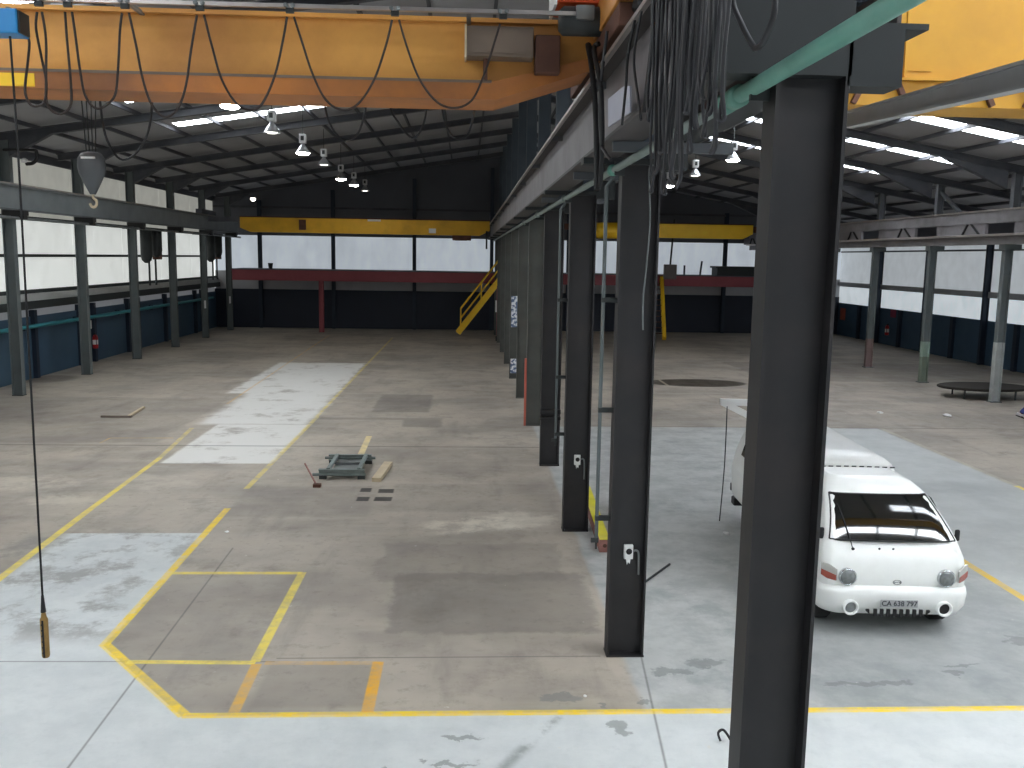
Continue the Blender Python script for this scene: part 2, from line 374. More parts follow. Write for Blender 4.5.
    w2 = math('MULTIPLY', math('MAXIMUM', rect(-6.25, -4.0, 18.45, 22.8, 0.15, 0.05), math('MAXIMUM', rect(-6.75, -4.0, 22.8, 28.6, 0.6, 0.2), rect(-7.4, -4.0, 28.0, 36.2, 0.5, 0.1))), ramp(math('ADD', npat, math('MULTIPLY', ns, 0.3)), 0.66, 0.84, 1, 0.3))
    c = mix(w2, c, rgb(224, 222, 217))
    # drain cover, pit, puddles and a painted shadow, joints, cracks
    c = mix(k(ell(8.2, 31.3, 1.75, 1.0, 0.1, 0.05), 0.97), c, rgb(56, 46, 34))
    c = mix(k(rect(6.95, 7.05, 30.4, 32.2), 0.8), c, rgb(170, 160, 140))
    c = mix(k(ell(-14.0, 30.9, 0.8, 0.9, 0.5, 0.3), 0.6), c, rgb(80, 72, 64))  # dark shadow by the left columns, painted into the slab colour
    for (x, y, rx_, ry_) in ((1.45, 7.75, 0.1, 0.14), (0.02, 7.62, 0.18, 0.05), (1.35, 8.2, 0.07, 0.06), (1.75, 8.25, 0.1, 0.06), (2.2, 8.9, 0.22, 0.1), (2.6, 9.1, 0.25, 0.12), (5.2, 8.8, 0.14, 0.05), (6.4, 9.6, 0.16, 0.1), (-0.65, 7.05, 0.07, 0.08), (0.95, 8.35, 0.25, 0.07), (5.4, 9.0, 0.2, 0.05), (4.2, 8.6, 0.5, 0.06), (-0.1, 7.2, 0.25, 0.04)):
        c = mix(k(blot(x, y, rx_, ry_), 0.6), c, rgb(116, 120, 118))
    c = mix(k(math('MULTIPLY', seg(0.1, 6.75, 0.95, 8.05, 0.10, 0.05), ramp(npat, 0.42, 0.56)), 0.7), c, rgb(130, 136, 134))
    for (x, y, s) in ((-1.446, 16.275, 1.3), (-1.82, 16.343, 0.9), (-1.451, 15.72, 1.4), (-1.805, 15.717, 1.0)):
        c = mix(k(rect(x - 0.11 * s, x + 0.11 * s, y - 0.14, y + 0.14, 0.05), 0.95), c, rgb(46, 41, 38))
    for sgm in ((-3.30, 7.0, -3.40, 13.0), (1.95, 9.3, 1.66, 6.2), (-9, 9.32, -2.0, 9.2), (-2, 9.28, 1.5, 9.28), (-14, 20.2, 1.7, 20.2), (3, 22.9, 22, 22.8)):
        c = mix(k(seg(*sgm, 0.022 if sgm[1] < 20 else 0.08), 0.6), c, rgb(84, 82, 80))
    # yellow lines, worn to different degrees
    wear = ramp(noise(2.6, 8, 0.75, off=5.0), 0.38, 0.6, 1, 0.35)
    fade = math('MULTIPLY', wear, 0.6)
    Yb = rgb(250, 214, 40); Yp = rgb(242, 220, 92); Yo = rgb(224, 176, 84)
    for sgm, col, wt, strong in (((-2.62, 8.07, 30, 8.0), Yb, 0.1, 1), ((-3.95, 9.66, -2.6, 8.07), Yb, 0.12, 1), ((-3.95, 9.62, -4.02, 15.1), Yb, 0.11, 1),
                              ((-4.02, 16.4, -3.95, 24.0), Yp, 0.11, 0), ((-3.97, 24, -3.88, 48), Yp, 0.1, 0), ((-4.6, 6.0, -5.2, 8.0), Yp, 0.0, 0),
                              ((-5.93, 8.0, -6.28, 15.0), Yp, 0.12, 1), ((-6.28, 15.0, -6.42, 18.9), Yp, 0.11, 1), ((-6.42, 18.9, -6.75, 22.3), Yp, 0.11, 0), ((-6.85, 26, -7.35, 49), Yo, 0.08, 0),
                              ((-3.97, 11.93, -2.2, 11.92), Yp, 0.1, 1), ((-2.2, 11.95, -2.21, 9.2), Yp, 0.11, 1), ((-3.55, 9.22, -2.2, 9.18), Yp, 0.09, 1),
                              ((-2.18, 9.15, -2.16, 8.12), Yo, 0.11, 1), ((-2.1, 9.17, -0.88, 9.15), Yo, 0.09, 0), ((-0.905, 9.18, -0.905, 8.1), rgb(238, 176, 40), 0.12, 1),
                              ((-8.24, 20.43, -8.24, 21.0), Yo, 0.06, 0), ((-8.24, 21.0, -6.8, 21.04), Yo, 0.06, 0), ((-2.26, 19.2, -2.3, 21.4), rgb(240, 220, 160), 0.14, 1),
                              ((7.3, 8.0, 7.31, 16.0), rgb(236, 196, 60), 0.13, 1), ((10.82, 8.0, 10.86, 16.8), Yp, 0.12, 1), ((10.86, 16.8, 10.93, 22.8), rgb(196, 192, 170), 0.14, 0)):
        if wt == 0: continue
        c = mix(math('MULTIPLY', seg(*sgm, wt), math('ADD', 0.3, math('MULTIPLY', wear, 0.7)) if strong else fade), c, col)
    # white flecks of litter dust ground into the slab
    c = mix(k(ramp(noise(9, 2, 0.5, off=2.2), 0.74, 0.78), 0.5), c, rgb(214, 210, 200))
    L.new(c, p.inputs['Base Color'])
    L.new(ramp(ns, 0.3, 0.7, 0.5, 0.72), p.inputs['Roughness'])
    bp = N.new('ShaderNodeBump'); bp.inputs['Strength'].default_value = 0.06; bp.inputs['Distance'].default_value = 0.02
    L.new(nf, bp.inputs['Height']); L.new(bp.outputs[0], p.inputs['Normal'])
    return m
XL, XR, YF, YB = -14.6, 22.5, -7.5, 53.6        # walls
fb = MB(); fms = []
for (x0, x1) in ((XL - .3, -3.0), (-3.0, 1.9), (1.9, XR + .3)):
    for (y0, y1) in ((YF, 17.0), (17.0, YB + .3)):
        fb.cur = len(fms); fms.append(floor_material(x0, x1, y0, y1)); fb.quad((x0, y0, 0), (x1, y0, 0), (x1, y1, 0), (x0, y1, 0))
a, b_, c_, d = XL - .3, XR + .3, YF, YB + .3
fb.quad((a, c_, -.2), (a, d, -.2), (b_, d, -.2), (b_, c_, -.2)); fb.quad((a, c_, -.2), (b_, c_, -.2), (b_, c_, 0), (a, c_, 0)); fb.quad((a, d, 0), (b_, d, 0), (b_, d, -.2), (a, d, -.2))
struct('floor', fb, fms)

# ------------------------------------------------------------------ grid of the steel frame
def CY(i): return 9.25 + 4.546 * (i - 2)          # rows across the hall
LCOL = [(-13.28, 27.26 + 4.86 * k) for k in range(-1, 6)]
RCOL = [(16.75, CY(i)) for i in range(5, 12)]
RIDGE = (2.0, 10.1)
def roofz(x): return RIDGE[1] - 0.155 * (RIDGE[0] - x) if x < RIDGE[0] else RIDGE[1] - 0.18 * (x - RIDGE[0])

# ------------------------------------------------------------------ ceiling: sheets, rafters, purlins, roof lights
sky_l = [(-9.35, -4.6, CY(i) + 2.45, CY(i) + 3.2) for i in (-1, 0, 1, 2, 3, 4, 5, 6)]
sky_r = [(8.4 if i > 1 else 3.0, 16.1, CY(i) + (1.45 if i != 1 else 2.4), CY(i) + (2.25 if i != 1 else 3.3)) for i in (-1, 0, 1, 2, 3, 4, 5, 6, 7)]  # unseen near strip moved and lengthened to reflect in the van's windscreen
mb = MB()
def roofcells(x0, x1, holes):
    xs = sorted({x0, x1, holes[0][0], holes[0][1]}); ys = sorted({YF, YB + .3} | {h[2] for h in holes} | {h[3] for h in holes})
    for a, b in zip(xs, xs[1:]):
        for c_, d in zip(ys, ys[1:]):
            if any(h[0] <= a and b <= h[1] and h[2] <= c_ and d <= h[3] for h in holes): continue
            za, zb = roofz(a), roofz(b)
            mb.add([(a, c_, za), (b, c_, zb), (b, d, zb), (a, d, za), (a, c_, za + .05), (b, c_, zb + .05), (b, d, zb + .05), (a, d, za + .05)],
                   [(3, 2, 1, 0), (4, 5, 6, 7), (0, 1, 5, 4), (1, 2, 6, 5), (2, 3, 7, 6), (3, 0, 4, 7)])
roofcells(XL - .3, 2.0, sky_l); roofcells(2.0, XR + .3, sky_r)
ceiling = struct('ceiling', mb, M_sheet)
wn = [0]
def window(mb_, m, label=None):
    wn[0] += 1
    o = struct('window_%d' % wn[0], mb_, m); 
    if label: o['label'] = label
    return o
for (x0, x1, y0, y1) in sky_l + sky_r:
    za, zb = roofz(x0), roofz(x1)
    window(MB().add([(x0, y0, za), (x1, y0, zb), (x1, y1, zb), (x0, y1, za), (x0, y0, za + .01), (x1, y0, zb + .01), (x1, y1, zb + .01), (x0, y1, za + .01)],
                    [(3, 2, 1, 0), (4, 5, 6, 7), (0, 1, 5, 4), (1, 2, 6, 5), (2, 3, 7, 6), (3, 0, 4, 7)]), G_sky)
def prt(name, mb_, m, parent): return obj(name, mb_, m, parent)
PD = 0.11                                           # purlin depth
for i in range(-1, 12):
    yc = CY(i)
    yl = yc if i < 6 else LCOL[i - 5][1]
    lp = Vector((-13.9, yl, roofz(-13.9) - PD - .11)); rp = Vector((RIDGE[0], yc, RIDGE[1] - PD - .11))
    b = MB().ibeam(lp, rp, 0.22, 0.2)
    b.prism([(-13.1, yl - .1, roofz(-13.1) - PD - .22), (-11.9, yl - .1, roofz(-11.9) - PD - .22), (-13.1, yl - .1, roofz(-13.1) - PD - .7)], (0, 0.2, 0))
    prt('rafter', b, M_rafter, ceiling)
    b = MB().ibeam(rp, (XR + .1, yc, roofz(XR) - PD - .11), 0.22, 0.2)
    b.prism([(16.5, yc - .1, roofz(16.5) - PD - .22), (14.4, yc - .1, roofz(14.4) - PD - .22), (16.5, yc - .1, roofz(16.5) - PD - .75)], (0, 0.2, 0))
    prt('rafter', b, M_rafter, ceiling)
for k in range(11):
    x = -13.9 + 1.45 * k
    z = roofz(x) - PD / 2
    b = MB(); b.beam((x, YF + .1, z), (x, YB, z), 0.07, PD); prt('purlin', b, M_rafter, ceiling)
for k in range(14):
    x = 3.3 + 1.45 * k
    z = roofz(x) - PD / 2
    b = MB(); b.beam((x, YF + .1, z), (x, YB, z), 0.07, PD); prt('purlin', b, M_rafter, ceiling)

# ------------------------------------------------------------------ left wall
wl = struct('wall_left', MB().box(XL - .3, XL, YF, YB + .3, 0, 2.08), M_navy)
prt('glazing_band', MB().box(XL - .2, XL - .05, YF, YB, 2.08, 2.36), G_low, wl)
prt('ledge_beam', MB().box(XL - .25, XL + .28, YF, YB, 2.36, 2.62), M_beamd, wl)
prt('ledge', MB().box(XL - .25, XL + .22, YF, YB, 2.62, 2.86), M_ledge, wl)
prt('sill', MB().box(XL - .25, XL + .08, YF, YB, 2.86, 2.98), M_beamd, wl)
prt('girt', MB().box(XL - .02, XL + .08, YF, YB, 4.06, 4.16), M_beamd, wl)
prt('head_girt', MB().box(XL - .02, XL + .08, YF, YB, 5.28, 5.40), M_beamd, wl)
prt('eave_cladding', MB().box(XL - .25, XL + .02, YF, YB, 7.25, roofz(XL) + .05), M_greywall, wl)
ys = [YF] + [27.26 + 4.86 * k + 2.6 for k in range(-6, 6) if 27.26 + 4.86 * k + 2.6 > YF + 1] + [YB]
for a, b_ in zip(ys, ys[1:]):
    window(MB().box(XL - .15, XL - .05, a + .015, b_ - .015, 2.98, 5.28), G_left)
    window(MB().box(XL - .15, XL - .05, a + .015, b_ - .015, 5.40, 7.25), glow('translucent_sheet_upper', rgb(236, 236, 226), 0.30) if 'up' not in MATS else MATS['up'])
    MATS['up'] = bpy.data.objects['window_%d' % wn[0]].data.materials[0]
for y in ys[1:-1] + [y + 1.25 for y in ys[1:-1]]:
    prt('wall_pier', MB().box(XL - .1, XL + .14, y - .1, y + .1, 0, 2.3), M_navyp, wl)

# ------------------------------------------------------------------ right wall
wr = struct('wall_right', MB().box(XR, XR + .3, YF, YB + .3, 0, 1.92), M_navy)
prt('rail', MB().box(XR - .06, XR + .1, YF, YB, 2.9, 3.16), M_railp, wr)
prt('girt', MB().box(XR - .06, XR + .1, YF, YB, 4.9, 4.98), M_girderd, wr)
prt('eave_cladding', MB().box(XR + .02, XR + .25, YF, YB, 5.45, roofz(XR) + .05), M_greywall, wr)
rys = [YF, 9.0, 14, 19, 24, 28.5, 33.2, 37.9, 43.0, 48.1, YB]
for a, b_ in zip(rys, rys[1:]):
    window(MB().box(XR + .02, XR + .12, a, b_, 1.92, 2.9), G_rlow)
    window(MB().box(XR + .02, XR + .12, a, b_, 3.16, 5.45), G_right)
for y in rys[1:-1]:
    prt('wall_post', MB().ibeam((XR - .13, y, 0), (XR - .13, y, 5.5), 0.26, 0.16, up=(1, 0, 0)), M_navyp, wr)
for y in (30.8, 35.6, 40.5, 45.6, 50.5):
    prt('wall_pier', MB().box(XR - .14, XR + .05, y - .12, y + .12, 0, 1.92), M_navyp, wr)

# ------------------------------------------------------------------ rear wall
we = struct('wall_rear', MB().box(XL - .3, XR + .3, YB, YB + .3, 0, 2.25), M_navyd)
b = MB(); b.prism([(XL - .3, YB + .02, 5.35), (XR + .3, YB + .02, 5.35), (XR + .3, YB + .02, roofz(XR)), (2, YB + .02, 10.1), (XL - .3, YB + .02, roofz(XL))], (0, .2, 0))
prt('gable_cladding', b, M_greywall, we)
rxs = [XL, -11.96, -7.75, -3.05, 1.47, 6.0, 10.7, 15.36, 19.2, XR]
for a, b_ in zip(rxs, rxs[1:]):
    window(MB().box(a, b_, YB + .02, YB + .12, 3.3, 5.35), G_rear)
for x in rxs[1:-1]:
    prt('wall_post', MB().ibeam((x, YB - .14, 0), (x, YB - .14, roofz(x) - .6), 0.28, 0.2, up=(0, 1, 0)), M_navyp, we)
prt('lower_cladding', MB().box(XL, XR, YB + .02, YB + .2, 2.25, 3.3), mat('pale_grey_cladding', rgb(186, 186, 190), .7, 0, .08, .5), we)
prt('gable_girt', MB().box(XL, XR, YB - .08, YB + .02, 6.9, 7.02), M_rafter, we)

# ------------------------------------------------------------------ front wall behind the camera: wide open doorways and a translucent band over them
wf = struct('wall_front', MB().box(XL - .3, XL + 1.2, YF - .3, YF, 0, 5.0).box(1.0, 3.0, YF - .3, YF, 0, 5.0).box(XR - 1.4, XR + .3, YF - .3, YF, 0, 5.0).box(XL - .3, XR + .3, YF - .3, YF, 5.0, 5.4), M_greywall)
b = MB(); b.prism([(XL - .3, YF - .2, 6.3), (XR + .3, YF - .2, 6.3), (XR + .3, YF - .2, roofz(XR)), (2, YF - .2, 10.1), (XL - .3, YF - .2, roofz(XL))], (0, .15, 0))
prt('gable_cladding', b, M_greywall, wf)
window(MB().box(XL, XR, YF - .2, YF - .1, 5.4, 6.3), G_front)

# ------------------------------------------------------------------ central row of columns
CX0, CX1 = 1.565, 1.965
XM = (CX0 + CX1) / 2
clabel = {1: 'nearest dark steel column, its foot below the frame, standing before the white van',
          2: 'dark steel column with a white socket box, beside the yellow-topped timber kerb',
          3: 'dark steel column with a small socket box, behind the yellow-topped timber kerb',
          4: 'dark steel column with two black bands near its foot, fourth in the central row',
          5: 'grey-brown steel column with an orange-red guard strip, fifth in the central row',
          6: 'steel column just behind the one with the orange-red strip, sixth in the central row',
          7: 'steel column carrying two pale notices, seventh in the central row',
          8: 'grey steel column eighth from the camera in the central row',
          9: 'grey steel column ninth from the camera in the central row, near the red post',
          10: 'grey steel column second from the back wall in the central row',
          11: 'grey steel column nearest the back wall in the central row'}
colroot = {}
for i in range(1, 12):
    y = CY(i)
    t = thing('steel_column', clabel[i], 'column', (XM, y, 0), 'steel columns of the central row'); colroot[i] = t
    CX1 = 1.945 if i == 1 else 1.965
    sm = M_col if i < 5 else M_colm
    obj('shaft', MB().ibeam((XM, y + .1, 0.02), (XM, y + .1, 5.25), CX1 - CX0, 0.2, up=(1, 0, 0), tf=0.02, tw=0.014), sm, t)
    obj('base_plate', MB().box(CX0 - .005, CX1 + .005, y - .005, y + .205, 0, 0.02), sm, t)
    obj('bracket', MB().box(1.17, CX0 + .4, y, y + .2, 5.25, 5.31) if i > 1 else MB().box(1.17, CX0 + .4, y, y + .2, 5.25, 5.64), M_brk, t)
    obj('bracket', MB().box(CX1, 2.23, y, y + .2, 5.2, 5.49), M_brk, t)
    obj('upper_shaft', MB().ibeam((XM + .14, y + .1, 5.31 if i > 1 else 5.64), (XM + .14, y + .1, roofz(1.9) - PD - .23), 0.3, 0.18, up=(1, 0, 0)), M_colup, t)
# small parts on single columns
y2 = CY(2); y3 = CY(3); y4 = CY(4); y5 = CY(5); y7 = CY(7)
def socket(y, z, label, tail):
    t = thing('socket_box', label, 'socket', (1.775, y + .09, z), 'socket boxes on the columns')
    o = obj('face_plate', MB().box(1.725, 1.825, y + .05, y + .095, z - .07, z + .09), M_white, t, bevel=0.008)
    obj('socket_opening', MB().lathe([(0.03, 0), (0.034, 0.006), (0.0, 0.007)], (1.778, y + .05, z + .02), (0, -1, 0), 14), M_black, t)
    obj('broken_flap', MB().prism([(1.75, y + .06, z - .07), (1.80, y + .06, z - .07), (1.79, y + .05, z - .12), (1.772, y + .05, z - .1), (1.76, y + .05, z - .13)], (0, .008, 0)), M_white, t)
    obj('conduit_tail', MB().tube(smoothpath([(1.825, y + .06, z + .02), (1.86, y + .05, z + .03), (1.885, y + .05, z - .02), (1.888, y + .05, z - tail)]), 0.012), M_grey, t)
socket(y2, 1.16, 'white socket box with a hanging grey tail, low on the second column', 0.24)
socket(y3, 1.14, 'small white socket box low on the third column, behind the timber kerb', 0.3)
tg = obj('binding_band', MB().box(CX0 - .01, CX1 + .01, y4 - .012, y4 + .215, at(550, 414, Y=y4).z, at(550, 410, Y=y4).z), M_black, colroot[4]); tag(tg, 'black band')
tg = obj('binding_band', MB().box(CX0 - .01, CX1 + .01, y4 - .012, y4 + .215, at(550, 420, Y=y4).z, at(550, 417, Y=y4).z), M_black, colroot[4]); tag(tg, 'black band')
tg = obj('guard_strip', MB().box(CX0 - .055, CX0 - .0, y5 - .02, y5 + .02, 0.0, 1.75), M_redd, colroot[5]); tag(tg, 'orange-red guard strip')
def notice(z0, z1, label):
    m = bpy.data.materials.new('faded_notice_print'); m.use_nodes = True; nt = m.node_tree; p = nt.nodes['Principled BSDF']
    tc = nt.nodes.new('ShaderNodeTexCoord'); n = nt.nodes.new('ShaderNodeTexNoise'); n.inputs['Scale'].default_value = 9; r = nt.nodes.new('ShaderNodeValToRGB')
    nt.links.new(tc.outputs['Object'], n.inputs['Vector']); nt.links.new(n.outputs[0], r.inputs[0]); nt.links.new(r.outputs[0], p.inputs['Base Color'])
    r.color_ramp.elements[0].position = 0.46; r.color_ramp.elements[0].color = rgb(90, 108, 140); r.color_ramp.elements[1].position = 0.54; r.color_ramp.elements[1].color = rgb(226, 230, 234)
    yy = y7 - .012
    tag(obj('notice', MB().box(1.6, 1.92, yy, yy + .008, z0, z1), m, loc=(1.76, yy, z0)), label, 'notice', 'notices on the seventh column')
notice(1.85, 2.95, 'tall faded blue and white notice at eye height on a central column')
notice(0.2, 0.72, 'small faded white notice near the foot of a central column')

# ------------------------------------------------------------------ crane runways over the central row
def runway(x, z0, z1, label, m, name='runway_girder', y0=4.72, y1=51.6, flange=0.32, rail=True, fl=None):
    t = thing(name, label, 'girder', (x, 20, z0))
    h = z1 - z0
    obj('web', MB().box(x - .012, x + .012, y0, y1, z0 + .03, z1 - .03), m, t)
    obj('bottom_flange', MB().box(x - flange / 2, x + flange / 2, y0, y1, z0, z0 + .03), fl or M_girderd, t)
    obj('top_flange', MB().box(x - flange / 2, x + flange / 2, y0, y1, z1 - .03, z1), fl or m, t)
    if rail: obj('rail', MB().box(x - .035, x + .035, y0, y1, z1, z1 + .06), M_rail, t)
    return t
gl = runway(1.35, 5.31, 6.04, 'long grey crane runway girder on the left side of the central columns', M_girder, fl=M_fl)
obj('conductor_bar', MB().box(1.145, 1.185, 4.72, 51.6, 5.955, 5.99), M_rail, gl)
for k in range(12): obj('bar_bracket', MB().box(1.18, 1.34, 5 + 4 * k, 5.06 + 4 * k, 5.94, 6.0), M_girderd, gl)
gr_ = runway(2.2, 5.49, 6.14, 'dark crane runway girder on the van side of the central columns', M_fl, fl=M_brk)
for k, (a, lb) in enumerate(((CY(1) + 3.2, 'pale cross bar under the runway girders between the first and second columns'), (CY(2) + 1.5, 'pale cross bar under the runway girders just past the second column'), (CY(3) + 1.5, 'pale cross bar under the runway girders just past the third column'))):
    tag(obj('tie_bar', MB().box(1.25, 2.3, a, a + .08, 5.22, 5.305), M_girderd, loc=(1.7, a, 5.26)), lb, 'cross bar', 'cross bars under the runway girders')
# sign plate on the girder
tag(obj('sign_plate', MB().prism([at(608, 99, X=1.17), at(608, 127, X=1.17), at(630, 112, X=1.17), at(630, 86, X=1.17), at(624, 86, X=1.17)], (.012, 0, 0)), mat('greyed_white_plate', rgb(186, 188, 200), .6, 0, .05, 6), loc=(1.18, 7.6, 5.5)), 'blank white plate hung on the central runway girder', 'sign')

# left runway
gll = runway(-12.95, 5.42, 6.12, 'grey crane runway girder along the left wall columns', M_lgird, y0=YF + .5, y1=52.5)
obj('conduit', MB().tube([(-12.95, 2, 5.2), (-12.95, 53, 5.2)], 0.045), M_grey, gll)
# right runway, upper girder and lower channel
t = thing('runway_girder', 'pale grey double crane runway girder along the right-hand columns', 'girder', (16.75, 30, 5.0))
obj('upper_beam', MB().box(16.45, 16.8, 5, 52.5, 5.62, 5.98), M_girder, t)
obj('rail', MB().box(16.4, 16.9, 5, 52.5, 5.98, 6.03), M_rail, t)
obj('lower_channel', MB().box(16.5, 16.85, 5, 52.5, 4.95, 5.2), M_girder, t)
obj('lower_flange', MB().box(16.3, 16.9, 5, 52.5, 5.2, 5.27), M_rail, t)
for i in range(1, 12):
    obj('web_plate', MB().box(16.5, 16.6, CY(i) + .9, CY(i) + 3.9, 5.27, 5.62), M_girder, t)
for i in range(1, 12):
    obj('lattice_brace', MB().beam((16.48, CY(i) + 2.2, 5.27), (16.48, CY(i) + 1.9, 5.62), .05, .06, up=(1, 0, 0)), M_black, t)
    obj('lattice_brace', MB().beam((16.48, CY(i) + 1.2, 5.27), (16.48, CY(i) + 1.7, 5.62), .05, .06, up=(1, 0, 0)), M_black, t)

# ------------------------------------------------------------------ left and right columns
llab = ['grey steel column left of the frame by the left wall', 'leftmost grey steel column in view, in front of the blue left wall', 'grey steel column by the fire extinguisher on the left wall',
        'grey steel column left of the nearer dark hanging unit by the left wall', 'grey steel column between the two dark hanging units by the left wall', 'grey steel column left of the mezzanine by the left wall, with a white tag', 'grey steel column at the left end of the red mezzanine']
for k, (x, y) in enumerate(LCOL):
    t = thing('steel_column', llab[k], 'column', (x, y, 0), 'steel columns along the left wall')
    obj('shaft', MB().ibeam((x, y, 0.02), (x, y, roofz(x) - PD - .22), 0.3, 0.22, up=(1, 0, 0)), M_colg if k != 2 else M_colg, t)
    obj('base_plate', MB().box(x - .16, x + .16, y - .12, y + .12, 0, .02), M_beamd, t)
    obj('bracket', MB().box(x - .1, x + .5, y - .16, y + .16, 5.28, 5.42).box(x + .12, x + .48, y - .12, y + .12, 5.18, 5.28), M_black, t)
    if k in (5, 6): tag(obj('tag_plate', MB().box(x + .0, x + .09, y - .125, y - .115, 1.5, 1.9), M_paper, t), 'white tag plate')
rlab = ['grey steel column right of the frame in the right bay', 'grey steel column with chalky white paint on its foot, at the right edge', 'grey steel column with a mint green patch, second from the right edge',
        'grey steel column with a faded pink foot, beside the nearest central column', 'grey steel column behind the nearest central column in the right bay', 'grey steel column far back in the right bay', 'grey steel column by the back wall of the right bay']
for k, (x, y) in enumerate(RCOL):
    t = thing('steel_column', rlab[k], 'column', (x, y, 0), 'steel columns of the right bay')
    obj('shaft', MB().ibeam((x, y, 0.02), (x, y, 4.95), 0.25, 0.2, up=(1, 0, 0)), M_colg, t)
    obj('base_plate', MB().box(x - .18, x + .18, y - .14, y + .14, 0, .03), M_colg, t)
    obj('upper_shaft', MB().ibeam((x + .1, y, 6.03), (x + .1, y, roofz(x) - PD - .22), 0.24, 0.2, up=(1, 0, 0)), M_girderd, t)
    obj('bracket', MB().box(x - .2, x + .35, y - .15, y + .15, 4.78, 4.95), M_colg, t)
    def coat(z0, z1, m, nm):
        return tag(obj('paint_coat', MB().ibeam((x, y, z0), (x, y, z1), 0.258, 0.208, up=(1, 0, 0), tf=.028, tw=.022), m, t), nm)
    if k == 1: coat(0.03, 1.9, M_cwhite, 'chalky white paint')
    if k == 2: coat(0.03, 0.95, M_sage, 'sage green paint'); coat(0.95, 1.5, M_mint, 'mint green paint patch')
    if k == 3: coat(0.03, 1.2, M_pinkpt, 'faded pink paint')
    if k == 2: obj('knee_brace', MB().beam((x + .1, y - .1, roofz(x) - PD - .5), (x + .1, y - 1.5, 6.03), .12, .1), M_girderd, t)

# ------------------------------------------------------------------ overhead cranes
def crane_left_near():
    t = thing('overhead_crane', 'large ochre overhead crane spanning the left bay at the top of the picture', 'crane', (-6, 9.1, 5.7))
    y0 = 8.85
    obj('girder', MB().prism([(-13.3, y0, 5.93), (0.22, y0, 5.93), (1.25, y0, 6.16), (1.25, y0, 6.5), (-13.3, y0, 6.5)], (0, .5, 0)), M_orange, t)
    obj('lower_chord', MB().prism([(-13.3, y0 - .07, 5.77), (0.26, y0 - .07, 5.77), (1.14, y0 - .07, 6.05), (1.14, y0 - .07, 6.17), (0.2, y0 - .07, 5.92), (-13.3, y0 - .07, 5.92)], (0, .64, 0)), M_orange2, t)
    tag(obj('chord_patch', MB().box(-4.6, -3.97, y0 - .08, y0 - .07, 5.785, 5.9), M_brightyel, t), 'bright yellow fresh paint patch')
    obj('top_flange', MB().box(-13.3, 1.3, y0 - .06, y0 + .56, 6.47, 6.51), M_orange, t)
    obj('chord_ledge', MB().box(-13.3, 0.22, y0 - .075, y0 + .01, 5.92, 5.945), M_cab, t)
    c = obj('control_cabinet', MB().box(-.02, .60, y0 - .22, y0 - .002, 6.13, 6.40), M_cab, t, bevel=.01)
    obj('cabinet_door', MB().box(0.04, .52, y0 - .232, y0 - .222, 6.16, 6.37), M_cab, c)
    obj('cabinet_edge', MB().box(-.035, -.018, y0 - .225, y0 - .002, 6.12, 6.41), M_wood, c)
    tag(obj('resistor_box', MB().box(.62, .85, y0 - .2, y0 - .002, 6.0, 6.34), M_rust, t, bevel=.01), 'brown resistor box')
    obj('cabinet_leg', MB().box(.14, .18, y0 - .12, y0 - .002, 5.945, 6.13), M_rust, t)
    e = obj('end_carriage', MB().box(1.2, 1.5, 7.5, 10.9, 6.16, 6.34), M_rust, t, bevel=.01)
    obj('carriage_top', MB().box(1.18, 1.52, 7.4, 10.9, 6.34, 6.62), M_orange, e, bevel=.01)
    for yy in (7.8, 10.6): obj('wheel', MB().lathe([(0.02, -.06), (0.15, -.06), (0.15, -.045), (0.12, -.04), (0.12, .04), (0.15, .045), (0.15, .06), (0.02, .06)], (1.35, yy, 6.22), (1, 0, 0), 18), M_dark, e)
    obj('buffer', MB().lathe([(.05, 0), (.06, .1), (.03, .14)], (1.35, 7.5, 6.3), (0, -1, 0), 12), M_black, e)
    obj('end_carriage', MB().box(-13.1, -12.8, 7.5, 10.9, 6.2, 6.45), M_rust, t, bevel=.01)
    mcv = obj('motor_cover', MB().box(.80, 1.72, 8.55, 9.1, 6.60, 7.05), M_redor, t, bevel=.03)
    tag(mcv, 'red-orange motor cover'); obj('cover_edge', MB().box(.775, .80, 8.54, 9.1, 6.58, 7.05), M_white, mcv)
    mo = obj('drive_motor', MB().lathe([(.02, -.3), (.09, -.3), (.13, -.26), (.13, .24), (.1, .3), (.03, .3)], (1.12, 8.55, 6.44), (1, 0, 0), 16), M_dark, t)
    obj('gearbox', MB().box(1.3, 1.46, 8.45, 8.7, 6.26, 6.58), M_dark, t, bevel=.02)
    obj('terminal_box', MB().box(.96, 1.12, 8.38, 8.46, 6.42, 6.54), M_grey, mo)
    # festoon rail in front of the girder
    obj('festoon_rail', MB().beam((-13.2, 8.42, 6.44), (1.0, 8.42, 6.47), .04, .035), M_rail, t)
    for x in (-12, -9, -6, -3, 0):
        obj('rail_arm', MB().beam((x, 8.42, 6.47), (x, 8.85, 6.47), .04, .03), M_grey, t)
    obj('walkway', MB().box(-13.2, 1.2, 9.5, 10.3, 6.46, 6.5), M_greywall, t)
    return t
crane1 = crane_left_near()
